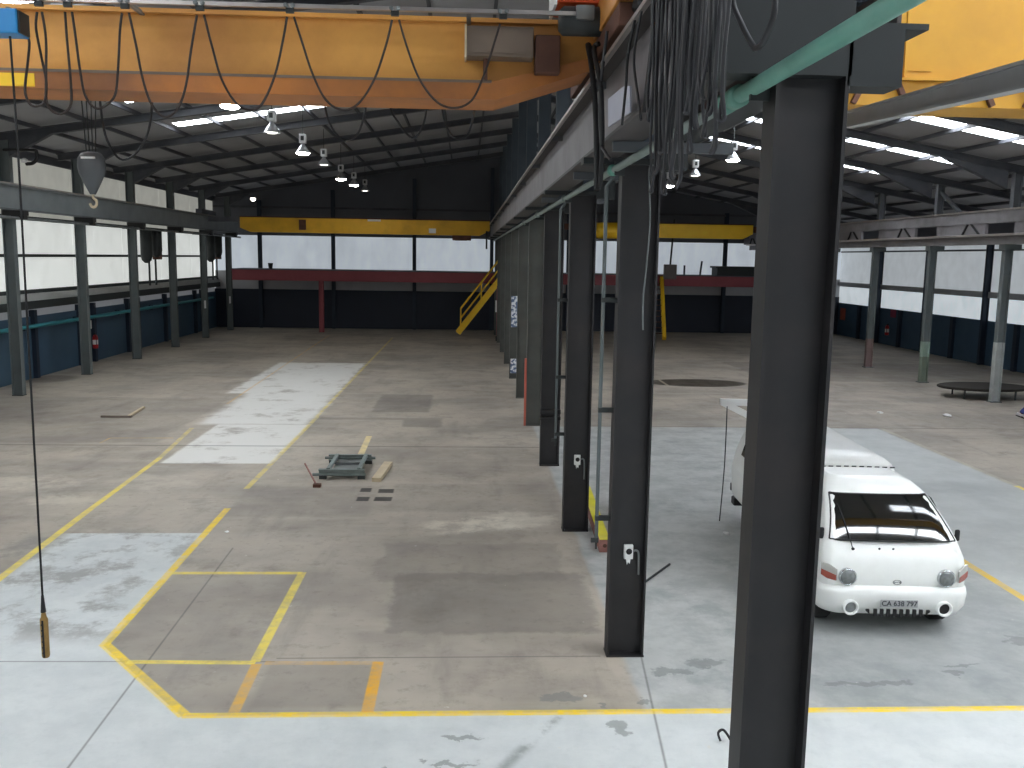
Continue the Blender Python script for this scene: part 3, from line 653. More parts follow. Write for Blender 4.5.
# trolleys and cables of the festoon
for px, py in ((39, 8), (68, 8), (125, 9), (200, 11), (290, 13), (395, 16), (503, 20)):
    p = at(px, py, Y=8.42); p.z = 6.44 + (p.x + 13.2) / 14.2 * .03
    tt = thing('festoon_trolley', 'small dark cable trolley riding the pale rail on the ochre crane', 'trolley', p, 'cable trolleys on the crane rail')
    obj('body', MB().box(p.x - .035, p.x + .035, 8.405, 8.435, p.z - .06, p.z - .016), M_dark, tt)
    obj('wheel', MB().lathe([(.005, -.01), (.02, -.01), (.02, .01), (.005, .01)], (p.x - .03, 8.39, p.z + .0), (0, 1, 0), 10), M_grey, tt)
    obj('wheel', MB().lathe([(.005, -.01), (.02, -.01), (.02, .01), (.005, .01)], (p.x + .03, 8.39, p.z + .0), (0, 1, 0), 10), M_grey, tt)
loops = [[(22, 32), (29, 40), (28, 60), (25, 90), (30, 104), (38, 106), (45, 100), (46, 80), (41, 55), (36, 28), (37, 12)],
         [(42, 12), (46, 40), (46, 80), (47, 104), (58, 114), (70, 107), (71, 85), (67, 40), (65, 12)],
         [(72, 12), (76, 40), (80, 70), (85, 95), (95, 108), (105, 106), (115, 95), (118, 70), (120, 30), (122, 13)],
         [(129, 13), (136, 45), (143, 80), (152, 105), (165, 117), (178, 108), (186, 85), (191, 50), (197, 15)],
         [(204, 15), (213, 50), (222, 80), (236, 103), (250, 110), (262, 104), (275, 75), (283, 40), (287, 17)],
         [(294, 17), (303, 45), (313, 75), (326, 100), (342, 110), (358, 104), (374, 80), (386, 45), (392, 20)],
         [(399, 20), (408, 50), (420, 80), (437, 102), (455, 108), (472, 100), (484, 75), (492, 50), (500, 24)]]
wherel = ['between the blue box and the leftmost trolley', 'narrow loop second from the left', 'third loop from the left', 'fourth loop, left of the roof lights', 'middle loop before the roof lights', 'loop right of the roof lights', 'rightmost loop by the control cabinet']
for L_, wh in zip(loops, wherel):
    P = [at(x, y, Y=8.42) for x, y in L_]
    tag(obj('festoon_cable', MB().tube(smoothpath(P, 5), 0.011, 6), M_brown, loc=P[len(P) // 2]), 'brown cable looping under the ochre crane rail, ' + wh, 'cable', 'festoon cables of the near crane')
back = [[(98, 70), (101, 110), (107, 140), (120, 159), (134, 155), (147, 135), (152, 104)], [(324, 100), (332, 128), (345, 140), (358, 133), (366, 104)], [(390, 104), (398, 122), (412, 138), (422, 128), (427, 104)], [(442, 104), (446, 125), (455, 138), (468, 134), (475, 104)]]
for L_, wh in zip(back, ['deep loop above the hook block', 'loop beside the hanging lamps', 'small loop third from the left', 'small loop nearest the central columns']):
    P = [at(x, y, Y=10.35) for x, y in L_]
    P = [Vector((P[0].x, P[0].y, 6.46))] + P + [Vector((P[-1].x, P[-1].y, 6.46))]
    tag(obj('hoist_cable', MB().tube(smoothpath(P, 5), 0.013, 6), M_cable, loc=P[2]), 'grey cable hanging below the ochre crane, ' + wh, 'cable', 'hoist cables below the near crane')
# pendant control
bx = at(10, 24, Y=8.2)
t = thing('pendant_control', 'long black pendant cable with a yellow-brown control stick, left foreground', 'crane control', (bx.x, 8.2, 0.5))
blu = obj('cable_box', MB().box(bx.x - .18, bx.x + .11, 8.08, 8.3, bx.z - .1, bx.z + .1), M_blue, t, bevel=.01); tag(blu, 'blue cable box')
obj('box_lid', MB().box(bx.x + .11, bx.x + .125, 8.1, 8.28, bx.z - .09, bx.z + .09), M_dark, blu)
obj('box_hanger', MB().box(bx.x - .03, bx.x + .0, 8.2, 8.42, bx.z + .1, bx.z + .14), M_grey, blu)
pa = at(10, 36, Y=8.2); pb = at(42.2, 612, Y=8.2); pb = Vector((pa.x - .005, 8.2, pb.z)); pc = at(43.5, 661, Y=8.2)
obj('pendant_cable', MB().tube(smoothpath([pa, (pa.x + .01, 8.2, pa.z - 1), (pa.x + .004, 8.2, pa.z - 2.4), pb]), 0.010, 8), M_black, t)
st = obj('control_stick', MB().lathe([(.018, 0), (.026, -.05), (.036, -.07), (.036, -.42), (.03, -.44), (.004, -.44)], (pb.x, 8.2, pb.z - .0), (0, 0, 1), 14), mat('aged_yellow_handle', rgb(150, 118, 62), .5, 0, .2, 12), t)
obj('cable_sleeve', MB().lathe([(.012, .16), (.016, .1), (.024, 0)], (pb.x, 8.2, pb.z), (0, 0, 1), 12), M_black, st)
b = MB()
for k in range(6): b.lathe([(.011, 0), (.011, .01), (.002, .011)], (pb.x, 8.165, pb.z - .11 - .055 * k), (0, -1, 0), 10)
obj('push_button', b, M_black, st)
obj('stick_groove', MB().box(pb.x - .006, pb.x + .01, 8.16, 8.168, pb.z - .43, pb.z - .07), M_black, st)
# hook block
hb = at(91, 152, Y=9.75); hx, hy = hb.x, hb.y
t = thing('hook_block', 'grey pear-shaped hook block hanging below the left end of the ochre crane', 'crane hook', (hx, hy, hb.z - .55))
z0 = hb.z
obj('housing', MB().loft([[(hx + r * cos(a) * 1.0, hy + r * .6 * sin(a), z0 - d) for a in [2 * pi * k / 20 for k in range(20)]] for d, r in ((0, .05), (.015, .10), (.06, .135), (.15, .145), (.22, .13), (.30, .095), (.38, .055), (.43, .03))]), mat('dark_grey_block_paint', rgb(92, 94, 96), .5, .2, .1, 4), t)
obj('stripe', MB().box(hx - .07, hx + .07, hy - .092, hy - .075, z0 - .075, z0 - .055), M_white, t)
hk = [(hx, hy, z0 - .42), (hx, hy, z0 - .46)] + [(hx + .035 * sin(a), hy, z0 - .515 + .045 * cos(a)) for a in [radians(k) for k in (10, 60, 110, 160, 210, 260)]]
obj('hook', MB().tube(smoothpath(hk, 4), 0.014, 8), M_wood, t)
b = MB()
for dx in (-.09, -.03, .03, .09): b.tube([(hx + dx * .5, hy, z0 - .04), (hx + dx, hy, 6.3)], 0.006, 6)
obj('wire_rope', b, M_dark, t)
tr = thing('hoist_trolley', 'dark hoist trolley riding behind the ochre crane girder above the hook block', 'hoist', (hx, 9.75, 6.3))
obj('frame', MB().box(hx - .35, hx + .35, 9.42, 10.1, 6.3, 6.42), M_dark, tr)
obj('drum', MB().lathe([(.02, -.3), (.14, -.3), (.14, .3), (.02, .3)], (hx, 9.75, 6.62), (1, 0, 0), 16), M_dark, tr)

# near crane of the right bay
t = thing('overhead_crane', 'yellow overhead crane with dark red lattice in the top right corner, right bay', 'crane', (9, 9.3, 5.8))
y0 = 9.1
obj('girder', MB().box(2.95, 16.5, y0, y0 + .6, 6.12, 7.15), M_ochre2, t)
obj('lower_chord', MB().prism([(2.75, y0 - .02, 5.98), (3.2, y0 - .02, 5.86), (16.3, y0 - .02, 5.86), (16.5, y0 - .02, 6.0), (16.5, y0 - .02, 6.10), (2.75, y0 - .02, 6.10)], (0, .6, 0)), M_ochre2, t)
obj('chord_lip', MB().box(2.95, 16.5, y0 - .08, y0 + .02, 6.1, 6.12), M_ochre2, t)
obj('stiffener', MB().box(4.32, 4.35, y0 - .02, y0, 6.14, 7.15).box(4.35, 4.6, y0 - .012, y0, 6.2, 6.22), M_ochre2, t)
for k in range(16):
    x = 3.42 + .44 * k; sg = (-1) ** k
    obj('lattice_brace', MB().beam((x - .07 * sg, y0 - .05, 6.11), (x + .05 * sg, y0 - .05, 5.87), .05, .05, up=(0, 1, 0)), M_rust, t)
e = obj('end_carriage', MB().box(2.05, 2.35, 7.9, 10.8, 6.22, 6.5), M_rust, t)
obj('end_bridge', MB().box(2.1, 3.0, y0 + .05, y0 + .5, 6.3, 6.6), M_rust, t)
obj('bracket_plate', MB().box(2.75, 2.98, y0 - .1, y0 + .2, 5.8, 6.2), M_rust, t)
obj('end_carriage', MB().box(16.5, 16.8, 7.9, 10.8, 6.05, 6.35), M_rust, t)
# grey longitudinal beam across it
p1 = at(848, 120, Y=8.7); p2 = at(1024, 76, Y=5.0); d = (p2 - p1)
t = thing('steel_beam', 'sloping grey steel beam in front of the yellow crane, upper right', 'beam', p1)
obj('beam_body', MB().ibeam(p1, p1 + d * 2.2, 0.15, 0.10, tf=.02, tw=.05), M_beamp, t)
obj('end_bracket', MB().beam(p1 + Vector((0, 0, .0)), (p1.x, p1.y + .36, 5.9), .08, .05, up=(1, 0, 0)), M_girderd, t)

def far_crane(x0, x1, y, z0, z1, m, label):
    t = thing('overhead_crane', label, 'crane', ((x0 + x1) / 2, y, z0))
    obj('girder', MB().prism([(x0, y, z0 + .2), (x0 + .5, y, z0), (x1 - .5, y, z0), (x1, y, z0 + .25), (x1, y, z1), (x0, y, z1)], (0, .5, 0)), m, t)
    obj('top_flange', MB().box(x0, x1, y - .05, y + .55, z1, z1 + .05), M_rust, t)
    return t
c3 = far_crane(-11.25, 1.15, 46, 5.36, 6.08, M_yellow, 'far yellow overhead crane before the white back wall of the left bay')
obj('load_plate', MB().box(-4.95, -4.3, 45.985, 46, 5.98, 6.09), M_white, c3)
obj('capacity_plate', MB().box(-1.9, -1.55, 45.985, 46, 5.45, 5.68), M_white, c3)
tag(obj('rust_stain_plate', MB().box(-8.35, -8.0, 45.985, 46, 5.5, 6.0), M_rust, c3), 'rusty plate')
obj('end_carriage', MB().box(-13.1, -12.8, 45, 47.5, 6.18, 6.4), M_greywall, c3)
obj('end_bridge', MB().box(-12.8, -11.25, 46.02, 46.48, 5.85, 6.1), M_greywall, c3)
obj('end_carriage', MB().box(1.15, 1.5, 45, 47.5, 6.1, 6.4), M_navyp, c3)
hh = obj('hoist', MB().box(-.72, .22, 45.9, 46.5, 5.12, 5.36), M_rust, c3); obj('hoist_drum', MB().lathe([(.02, -.3), (.12, -.3), (.12, .3), (.02, .3)], (-.3, 46.2, 5.22), (1, 0, 0), 14), M_dark, hh)
obj('drop_cable', MB().tube([(1.0, 45.98, 5.6), (1.0, 45.98, 4.7)], .05, 6), M_dark, c3)
c4 = far_crane(6.4, 14.6, 46, 5.42, 6.12, M_brightyel, 'bright yellow overhead crane at the far end of the right bay')
obj('end_bridge', MB().box(2.2, 6.5, 46.1, 46.4, 5.75, 6.05), M_rust, c4)
obj('end_bridge', MB().box(14.5, 16.6, 46.1, 46.4, 5.75, 6.05), M_rust, c4)
obj('hoist', MB().lathe([(.02, -1.2), (.35, -1.2), (.4, -.9), (.4, .9), (.3, 1.2), (.02, 1.2)], (7.6, 45.75, 5.72), (1, 0, 0), 20), M_brightyel, c4)
obj('end_cap', MB().lathe([(.02, 0), (.3, 0), (.3, .3), (.02, .3)], (8.8, 45.75, 5.72), (1, 0, 0), 18), M_white, c4)

# ------------------------------------------------------------------ hanging lamps
def lamp(x, y, z, on, label, grp):
    t = thing('high_bay_lamp', label, 'lamp', (x, y, z), grp)
    bl = obj('ballast_case', MB().box(x - .11, x + .11, y - .1, y + .1, z + .3, z + .58), M_lampbox, t, bevel=.02)
    obj('suspension_rod', MB().tube([(x, y, z + .58), (x, y, roofz(x) - PD)], .012, 6), M_dark, t)
    obj('reflector', MB().lathe([(.05, .3), (.07, .24), (.14, .15), (.21, .04), (.22, 0)], (x, y, z), (0, 0, 1), 20, cap=False), M_bell, t)
    obj('lamp_glass', MB().lathe([(.21, .01), (.2, -.03), (.12, -.06), (.01, -.07)] if on else [(.15, .02), (.1, -.01), (.01, -.02)], (x, y, z), (0, 0, 1), 20), G_on if on else G_dim, t)
    obj('latch', MB().box(x - .05, x + .05, y - .112, y - .1, z + .38, z + .52), M_dark, bl)
LY = [20.4, 25.2, 29.8, 34.3, 38.8, 43.2, 47.8]
LP = [(230, 106), (272, 133), (303, 153), (324, 165), (341, 179), (354, 185), (365, 191)]
ll = ['lit high bay lamp nearest the camera, beside the roof light strip', 'dim high bay lamp hanging just under the roof light strip', 'brightest lit high bay lamp in the left bay', 'dim high bay lamp third from the roof light strip',
      'lit high bay lamp fourth from the roof light strip', 'lit high bay lamp second from the back wall in the left bay', 'dim high bay lamp nearest the back wall in the left bay']
for (px, py), y, on, lb in zip(LP, LY, (1, 0, 1, 0, 1, 1, 0), ll):
    p = at(px, py, Y=y); lamp(p.x, y, p.z, on, lb, 'high bay lamps of the left bay')
for (px, py), y, on, lb in zip([(733, 160), (695, 176), (669, 186)], [29.6, 34.2, 38.8], (1, 0, 1), ['lit high bay lamp just left of the nearest column, right bay', 'unlit high bay lamp between the central columns, right bay', 'high bay lamp behind the hanging cables, right bay']):
    p = at(px, py, Y=y); lamp(p.x, y, p.z, on, lb, 'high bay lamps of the right bay')
p = at(253, 198, Y=46)
tag(obj('bulkhead_lamp', MB().lathe([(.02, 0), (.12, 0), (.13, -.06), (.08, -.14), (.01, -.16)], (p.x, 46, p.z), (0, 0, 1), 14), G_dim, loc=(p.x, 46, p.z)), 'tiny lit lamp above the left end of the far yellow crane', 'lamp')

# ------------------------------------------------------------------ green pipe with its drops
t = thing('air_pipe', 'green painted compressed-air pipe running along the central columns', 'pipe', (1.49, 10, 5.2))
obj('near_length', MB().tube([(1.49, 1.5, 5.2), (1.49, 5.15, 5.2)], .043, 14), M_green, t)
obj('far_length', MB().tube([(1.49, 5.15, 5.2), (1.49, 51, 5.2)], .036, 12), M_greenw, t)
for yy in (5.1, 5.32, 9.35, 13.9, 19.2, 23.6): obj('coupling', MB().lathe([(.04, -.07), (.062, -.06), (.062, .06), (.04, .07)], (1.49, yy, 5.2), (0, 1, 0), 14), M_green if yy < 12 else M_greenw, t)
for yy in (4.8, 9.15, 13.7, 18.5, 23, 27.6): obj('pipe_clip', MB().box(1.47, 1.57, yy - .015, yy + .015, 5.13, 5.27), M_dark, t)
def drop(y, zb, label, arms):
    x = 1.425
    t = thing('pipe_drop', label, 'pipe', (x, y, zb), 'pipe drops beside the central columns')
    obj('pipe', MB().tube([(1.49, y, 5.17), (1.48, y, 5.11), (x, y, 5.04), (x, y, zb)], .02, 8), M_colg, t)
    for z in arms: obj('bracket_arm', MB().beam((x - .02, y, z), (CX0 + .01, y, z), .045, .05), M_dark, t)
    obj('tap', MB().tube([(x, y, zb + .02), (x, y, zb - .1)], .012, 8), M_dark, t)
    obj('tap_lever', MB().box(x - .06, x + .02, y - .03, y - .01, zb - .02, zb + .03), M_dark, t)
yA, yB = CY(2) + .1, CY(3) + .1
drop(yA, at(600, 540, Y=yA).z, 'thin vertical pipe drop fixed beside the second column', [at(606, q, Y=yA).z for q in (300, 410, 518)])
drop(yB, at(557, 440, Y=yB).z, 'thin vertical pipe drop fixed beside the third column', [at(562, q, Y=yB).z for q in (300, 377, 434)])

# ------------------------------------------------------------------ hanging cables near the first column
bund = [(651, 118, 656), (656, 190, 661), (660, 170, 667), (664, 150, 672), (668, 192, 675), (671, 140, 679), (676, 175, 682), (680, 130, 690), (684, 185, 688), (688, 110, 697), (692, 150, 700), (697, 125, 705), (701, 95, 712), (707, 135, 713), (712, 112, 719), (718, 150, 722), (724, 118, 730)]
for k, (xa, yb, xb) in enumerate(bund):
    X = 1.10 + .015 * (k % 4) - .03
    A = at(xa, 0, X=X); B = at(xb, 0, X=X); zb = at((xa + xb) / 2, yb, X=X).z
    ya, yb2 = A.y, B.y; P = []
    top = 6.02
    for j in range(15):
        u_ = -1 + 2 * j / 14; P.append((X + .01 * sin(j * 1.3 + k), (ya + yb2) / 2 + (yb2 - ya) / 2 * u_ * (1 - .25 * (1 - u_ * u_)), zb + (top - zb) * abs(u_) ** 2.6))
    tag(obj('hanging_cable', MB().tube(smoothpath(P, 3), random.choice((.008, .010, .013)), 6), M_cable, loc=(X, ya, zb)), 'slack dark cable in the dense bunch hanging from the central runway girder', 'cable', 'bunched cables on the central runway girder')
for k, (pts, lab) in enumerate((([(588, 45), (592, 70), (596, 120), (597, 190)], 'thick black cable hanging at the end of the ochre crane girder'),
                                ([(600, 95), (601, 140), (605, 152), (611, 160)], 'short grey cable tail with a bent end, beside the thick black cables'),
                                ([(594, 50), (601, 90), (602, 150), (600, 188)], 'second thick black cable hanging at the end of the ochre crane girder'),
                                ([(628, 55), (626, 85), (622, 125)], 'thin black cable hanging across the blank white plate'),
                                ([(634, 55), (637, 90), (641, 120)], 'thin grey cable hanging right of the blank white plate'),
                                ([(656, 15), (650, 60), (644, 112)], 'straight black cable slanting down left of the dense cable bunch'),
                                ([(733, 0), (742, 25), (752, 44), (757, 48), (765, 38), (775, 0)], 'grey cable drooping in a U before the nearest column'))):
    X = 1.12 if k < 6 else 1.3
    P = [at(x, y, X=X) for x, y in pts]
    if k == 6: P = [Vector((1.3, 4.75, 5.72)), Vector((1.3, 4.5, 5.7))] + P + [Vector((1.32, 4.3, 5.75)), Vector((1.32, 4.75, 5.7))]
    if k < 6: P = [Vector((1.165, P[0].y, 5.985 if k > 2 else 6.2))] + P
    tag(obj('hanging_cable', MB().tube(smoothpath(P, 5), (.026, .014, .022, .01, .009, .014, .014)[k], 8), M_cable if k in (1, 4, 6) else M_black, loc=P[1]), lab, 'cable')
P = [Vector((1.9, 9.255, 5.24))] + [at(x, y, Y=9.22) for x, y in ((649, 170), (650, 220), (646, 270), (643, 300), (643, 330))]
tag(obj('thin_wire', MB().tube(smoothpath(P, 5), .008, 6), M_grey, loc=P[2]), 'thin pale wire dangling down the face of the second column', 'wire')

# ------------------------------------------------------------------ white van with canopy
VO = Vector((4.93 + .075, 9.72, 0)); VA = radians(-3.5)
van = thing('van', 'white forward-control light truck with a canopy, parked behind the nearest column', 'van', VO)
van.rotation_euler = (0, 0, VA)
def vpart(name, mb_, m, parent=None, **k): return obj(name, mb_, m, parent or van, local=True, **k)
def rrect(z, yf, yr, wd, r, rr=None, crown=0.0, n=6):
    """rounded plan outline at height z, front at yf, rear at yr, half width wd"""
    rr = r if rr is None else rr; pts = []
    for (cx, cy, q, a0) in ((-wd + r, yf + r, r, pi), (wd - r, yf + r, r, 1.5 * pi), (wd - rr, yr - rr, rr, 0), (-wd + rr, yr - rr, rr, .5 * pi)):
        for k in range(n + 1):
            a = a0 + (pi / 2) * k / n; pts.append(Vector((cx + q * cos(a), cy + q * sin(a), z)))
    # bow the front face
    return [Vector((p.x, p.y + crown * (p.x / wd) ** 2 if p.y < (yf + yr) / 2 else p.y, p.z)) for p in pts]
CAB = [(.42, .10, 1.78, .83, .12, .05), (.56, .05, 1.78, .845, .12, .05), (.75, .05, 1.78, .85, .13, .05), (.90, .09, 1.78, .84, .13, .05), (1.0, .15, 1.78, .815, .13, .05), (1.06, .20, 1.78, .79, .10, .04),
       (1.10, .23, 1.78, .775, .09, .04), (1.20, .325, 1.77, .74, .09, .04), (1.30, .44, 1.75, .705, .09, .04), (1.40, .58, 1.73, .665, .09, .04), (1.48, .71, 1.72, .635, .09, .04), (1.54, .84, 1.70, .60, .12, .04), (1.60, 1.0, 1.68, .54, .12, .04), (1.635, 1.2, 1.66, .44, .12, .04)]
body = vpart('cab', MB().loft([rrect(z, a, b, c_, r, .06, cr) for z, a, b, c_, r, cr in CAB]), M_vanw)
def cabfront(z):
    for A, B in zip(CAB, CAB[1:]):
        if A[0] <= z <= B[0]:
            t_ = (z - A[0]) / (B[0] - A[0]); return [A[i] + (B[i] - A[i]) * t_ for i in range(6)]
# windscreen
rows = []
for j in range(7):
    z = 1.085 + (1.505 - 1.085) * j / 6; c_ = cabfront(z); hw = .735 - (.735 - .585) * j / 6
    rows.append([Vector((hw * u_, c_[1] - .010 + c_[5] * (u_ * hw / c_[3]) ** 2 + .03 * max(0, abs(u_) - .86) / .14, z + .004)) for u_ in [-1 + 2 * i / 16 for i in range(17)]])
b = MB(); b.add([v for R in rows for v in R], [(j * 17 + i, j * 17 + i + 1, (j + 1) * 17 + i + 1, (j + 1) * 17 + i) for j in range(6) for i in range(16)], True)
ws = vpart('windscreen', b, M_glass)
b = MB(); E = [rows[0], [r[-1] for r in rows], rows[-1][::-1], [r[0] for r in rows][::-1]]
for e in E: b.tube([v + Vector((0, -.002, 0)) for v in e], .010, 6)
vpart('windscreen_seal', b, M_black, ws)
def wiper(x0, z0, x1, z1):
    P = []
    for t_ in (0, .33, .66, 1):
        z = z0 + (z1 - z0) * t_; x = x0 + (x1 - x0) * t_; c_ = cabfront(z); P.append((x, c_[1] - .03 + c_[5] * (x / c_[3]) ** 2, z))
    vpart('wiper', MB().tube(P, .007, 6).lathe([(.018, 0), (.016, .02), (.004, .024)], P[0], (0, -1, .3), 10), M_black)
wiper(-.50, 1.01, -.545, 1.42)
for x in (-.19, -.03): vpart('washer_jet', MB().lathe([(.012, 0), (.01, .018), (.002, .02)], (x, .155, 1.01), (0, -.8, .6), 8), M_ink)
# nose recess line, badge
b = MB(); b.tube(smoothpath([(-.036, .045, .665), (-.036, .045, .635), (-.022, .045, .648), (0, .045, .652), (.022, .045, .656), (.036, .045, .635), (.036, .045, .665)], 3), .0045, 6)
b.tube([(.048 * cos(2 * pi * k / 20), .045, .65 + .026 * sin(2 * pi * k / 20)) for k in range(21)], .0035, 6)
vpart('badge', b, M_grey)
for s in (-1, 1):
    h = vpart('headlight', MB().lathe([(.10, .05), (.104, .0), (.095, -.022), (.085, -.018)], (s * .57, .058, .70), (0, -1, 0), 24, cap=False).lathe([(.10, .05), (.09, .052), (.002, .05)], (s * .57, .058, .70), (0, -1, 0), 24) if False else MB().lathe([(.098, -.04), (.104, .012), (.095, .024), (.086, .02), (.082, -.005), (.002, -.02)], (s * .57, .062, .70), (0, -1, 0), 24), M_chrome)
    vpart('lens', MB().lathe([(.086, .016), (.07, .03), (.035, .038), (.002, .04)], (s * .57, .062, .70), (0, -1, 0), 24), M_lens, h)
    def cl(u_, z): return (s * (.695 + .145 * u_), .052 + .115 * u_, z)
    c_ = vpart('corner_lamp', MB().prism([cl(0, .66), cl(0, .79), cl(.55, .835), cl(1, .84), cl(1, .70), cl(.6, .665)], (s * .012, -.016, 0)), mat('clear_lens', rgb(190, 188, 182), .1, 0, .05, 8, coat=.8))
    vpart('indicator', MB().prism([cl(.02, .662), cl(.02, .725), cl(.98, .765), cl(.98, .70), cl(.6, .668)], (s * .016, -.021, 0)), M_amber, c_)
# bumper
BUM = [(.235, .10, .9, .78, .2), (.26, .03, .9, .83, .2), (.36, -.02, .9, .87, .2), (.5, -.035, .9, .88, .2), (.56, -.02, .9, .875, .2), (.59, .02, .9, .86, .18)]
bum = vpart('bumper', MB().loft([rrect(z, a, b_, c_, r, .05, .07) for z, a, b_, c_, r in BUM]), M_vanw)
for s in (-1, 1):
    f = vpart('fog_lamp', MB().lathe([(.088, -.03), (.092, .03), (.08, .04), (.066, .034), (.064, .0), (.002, -.01)], (s * .54, .005, .36), (0, -1, 0), 22), M_vanw, bum)
    vpart('fog_lens', MB().lathe([(.064, .012), (.04, .022), (.002, .026)] if s < 0 else [(.064, .006), (.002, .002)], (s * .54, .005, .36), (0, -1, 0), 22), M_lens if s < 0 else M_black)
pl = vpart('number_plate', MB().box(-.215, .215, -.055, -.04, .385, .475), M_plate, bum, bevel=.006)
tx = bpy.data.curves.new('plate_text', 'FONT'); tx.body = 'CA 638 797'; tx.size = .083; tx.align_x = 'CENTER'; tx.align_y = 'CENTER'; tx.extrude = .0015; tx.offset = .0012
to = bpy.data.objects.new('plate_text_tmp', tx); COL.objects.link(to); bpy.context.view_layer.update()
me = bpy.data.meshes.new_from_object(to.evaluated_get(bpy.context.evaluated_depsgraph_get())); bpy.data.objects.remove(to)
me.materials.clear(); me.materials.append(M_ink)
po = bpy.data.objects.new('plate_lettering', me); COL.objects.link(po); po.parent = pl; po.location = (0, -.057, .43); po.rotation_euler = (pi / 2, 0, 0)
for k in range(8):
    x = -.2625 + .075 * k; vpart('air_slot', MB().box(x - .018, x + .018, -.047, -.02, .268 + .0016 * abs(k - 3.5), .355), M_black, bum)
for q in (-1, 1): vpart('air_slot', MB().prism([(q * .33, -.036, .35), (q * .325, -.036, .29), (q * .37, -.034, .33), (q * .365, -.034, .35)], (0, .02, 0)), M_black, bum)
# mirrors, doors, side glass
for s in (-1, 1):
    mr = vpart('door_mirror', MB().box(s * .80 - .03, s * .80 + .03, .34, .38, 1.06, 1.20), M_black, van, bevel=.02)
    vpart('mirror_arm', MB().tube([(s * .77, .40, 1.10), (s * .80, .36, 1.12)], .015, 6), M_black, mr)
    vpart('side_window', MB().prism([(s * .782, .50, 1.10), (s * .782, 1.35, 1.10), (s * .66, 1.32, 1.46), (s * .66, .82, 1.46)], (s * .014, 0, .004)), M_glass)
    vpart('door_handle', MB().box(s * .855 - .015, s * .855 + .015, 1.2, 1.34, .93, .96), M_black)
    vpart('mud_flap', MB().box(s * .55, s * .82, 1.05, 1.08, .12, .42), M_black)
    for yy in (.62, 3.75):
        wh = vpart('wheel', MB().lathe([(.05, -.09), (.2, -.09), (.29, -.085), (.31, -.06), (.31, .06), (.29, .085), (.2, .09), (.05, .09)], (s * .70, yy, .31), (1, 0, 0), 24), M_tyre)
        vpart('wheel_rim', MB().lathe([(.19, 0), (.17, .012), (.08, -.01), (.03, .01), (.002, .012)], (s * .79, yy, .31), (s, 0, 0), 20), M_grey, wh)
vpart('underbody', MB().box(-.62, .62, .3, 4.6, .26, .5).box(-.8, .8, .25, 1.2, .4, .5), M_black)
# load body and canopy
LB = [(.42, 1.82, 4.72, .80, .06), (.5, 1.82, 4.75, .84, .06), (.85, 1.82, 4.75, .86, .07), (.95, 1.82, 4.75, .85, .07)]
vpart('load_body', MB().loft([rrect(z, a, b_, c_, r, .08) for z, a, b_, c_, r in LB]), M_vanw)
CN = [(.95, 1.80, 4.77, .855, .08), (1.2, 1.80, 4.77, .80, .10), (1.42, 1.80, 4.76, .725, .12), (1.54, 1.78, 4.75, .665, .14), (1.64, 1.74, 4.72, .60, .16), (1.70, 1.80, 4.68, .53, .18), (1.74, 1.95, 4.6, .42, .18), (1.755, 2.2, 4.4, .2, .12)]
can = vpart('canopy', MB().loft([rrect(z, a, b_, c_, r, .1) for z, a, b_, c_, r in CN]), M_vanw)
b = MB()
for k in range(12):
    x = -.56 + 1.12 * k / 11; b.box(x - .03, x + .03, 1.735, 1.752, 1.622 - .02 * abs(x), 1.637 - .02 * abs(x))
vpart('canopy_seal', b, M_black, can)
for s in (-1, 1): vpart('canopy_window', MB().prism([(s * .80, 2.2, 1.2), (s * .80, 4.3, 1.2), (s * .745, 4.3, 1.38), (s * .745, 2.2, 1.38)], (s * .008, 0, .003)), M_glass, can)
tl = vpart('tail_lamp', MB().box(-.845, -.80, 4.72, 4.78, .5, .62), M_ink); vpart('tail_lens', MB().box(-.84, -.805, 4.78, 4.788, .51, .61), M_amber, tl)
vpart('rear_bumper', MB().box(-.80, .80, 4.66, 4.86, .25, .38), M_black, van, bevel=.02)
rk = vpart('roof_rack_arm', MB().beam((-.35, 4.5, 2.02), (-1.14, 4.5, 2.035), .10, .10).beam((-1.12, 4.5, 2.03), (-.40, 4.5, 1.68), .10, .10).beam((-.35, 4.5, 2.05), (-.35, 4.5, 1.68), .06, .06, up=(0, 1, 0)).beam((-.35, 4.5, 2.02), (.55, 4.5, 2.02), .07, .07).beam((.5, 4.5, 2.05), (.5, 4.5, 1.68), .06, .06, up=(0, 1, 0)), M_white)
ra = at(727, 410, Y=14.15); rb = at(719.5, 521, Y=14.15)
tag(obj('hanging_rope', MB().tube(smoothpath([ra + Vector((0, 0, .06)), (ra + rb) / 2 + Vector((.02, 0, 0)), rb], 5), .009, 6), M_dark, loc=rb), 'thin dark rope hanging from the white rack arm at the rear of the van', 'rope')

# ------------------------------------------------------------------ mezzanine and stairs at the back
t = thing('mezzanine', 'red steel mezzanine deck along the back wall of both bays', 'mezzanine', (1, 50.5, 2.8))
obj('edge_beam', MB().ibeam((-12.9, 50.75, 3.13), (16.4, 50.75, 3.13), 0.58, 0.2), M_red, t)
obj('deck', MB().box(-12.9, 16.4, 50.65, YB - .3, 3.42, 3.47), M_greywall, t)
for x in (at(321.5, 300, Y=50.75).x, 3.2): obj('post', MB().ibeam((x, 50.75, 0), (x, 50.75, 2.84), 0.26, 0.22, up=(1, 0, 0)), M_red, t)
for x in (-10, -5.5, -3, 4, 7, 10): obj('joist', MB().box(x - .05, x + .05, 50.9, YB - .3, 3.1, 3.42), M_red, t)
p = at(497.5, 341, Z=0)
t = thing('steel_post', 'short red steel post with a black foot beside the yellow staircase', 'post', (p.x, p.y, 0))
obj('shaft', MB().ibeam((p.x, p.y, .25), (p.x, p.y, 2.85), 0.14, 0.16, up=(1, 0, 0)), M_red, t)
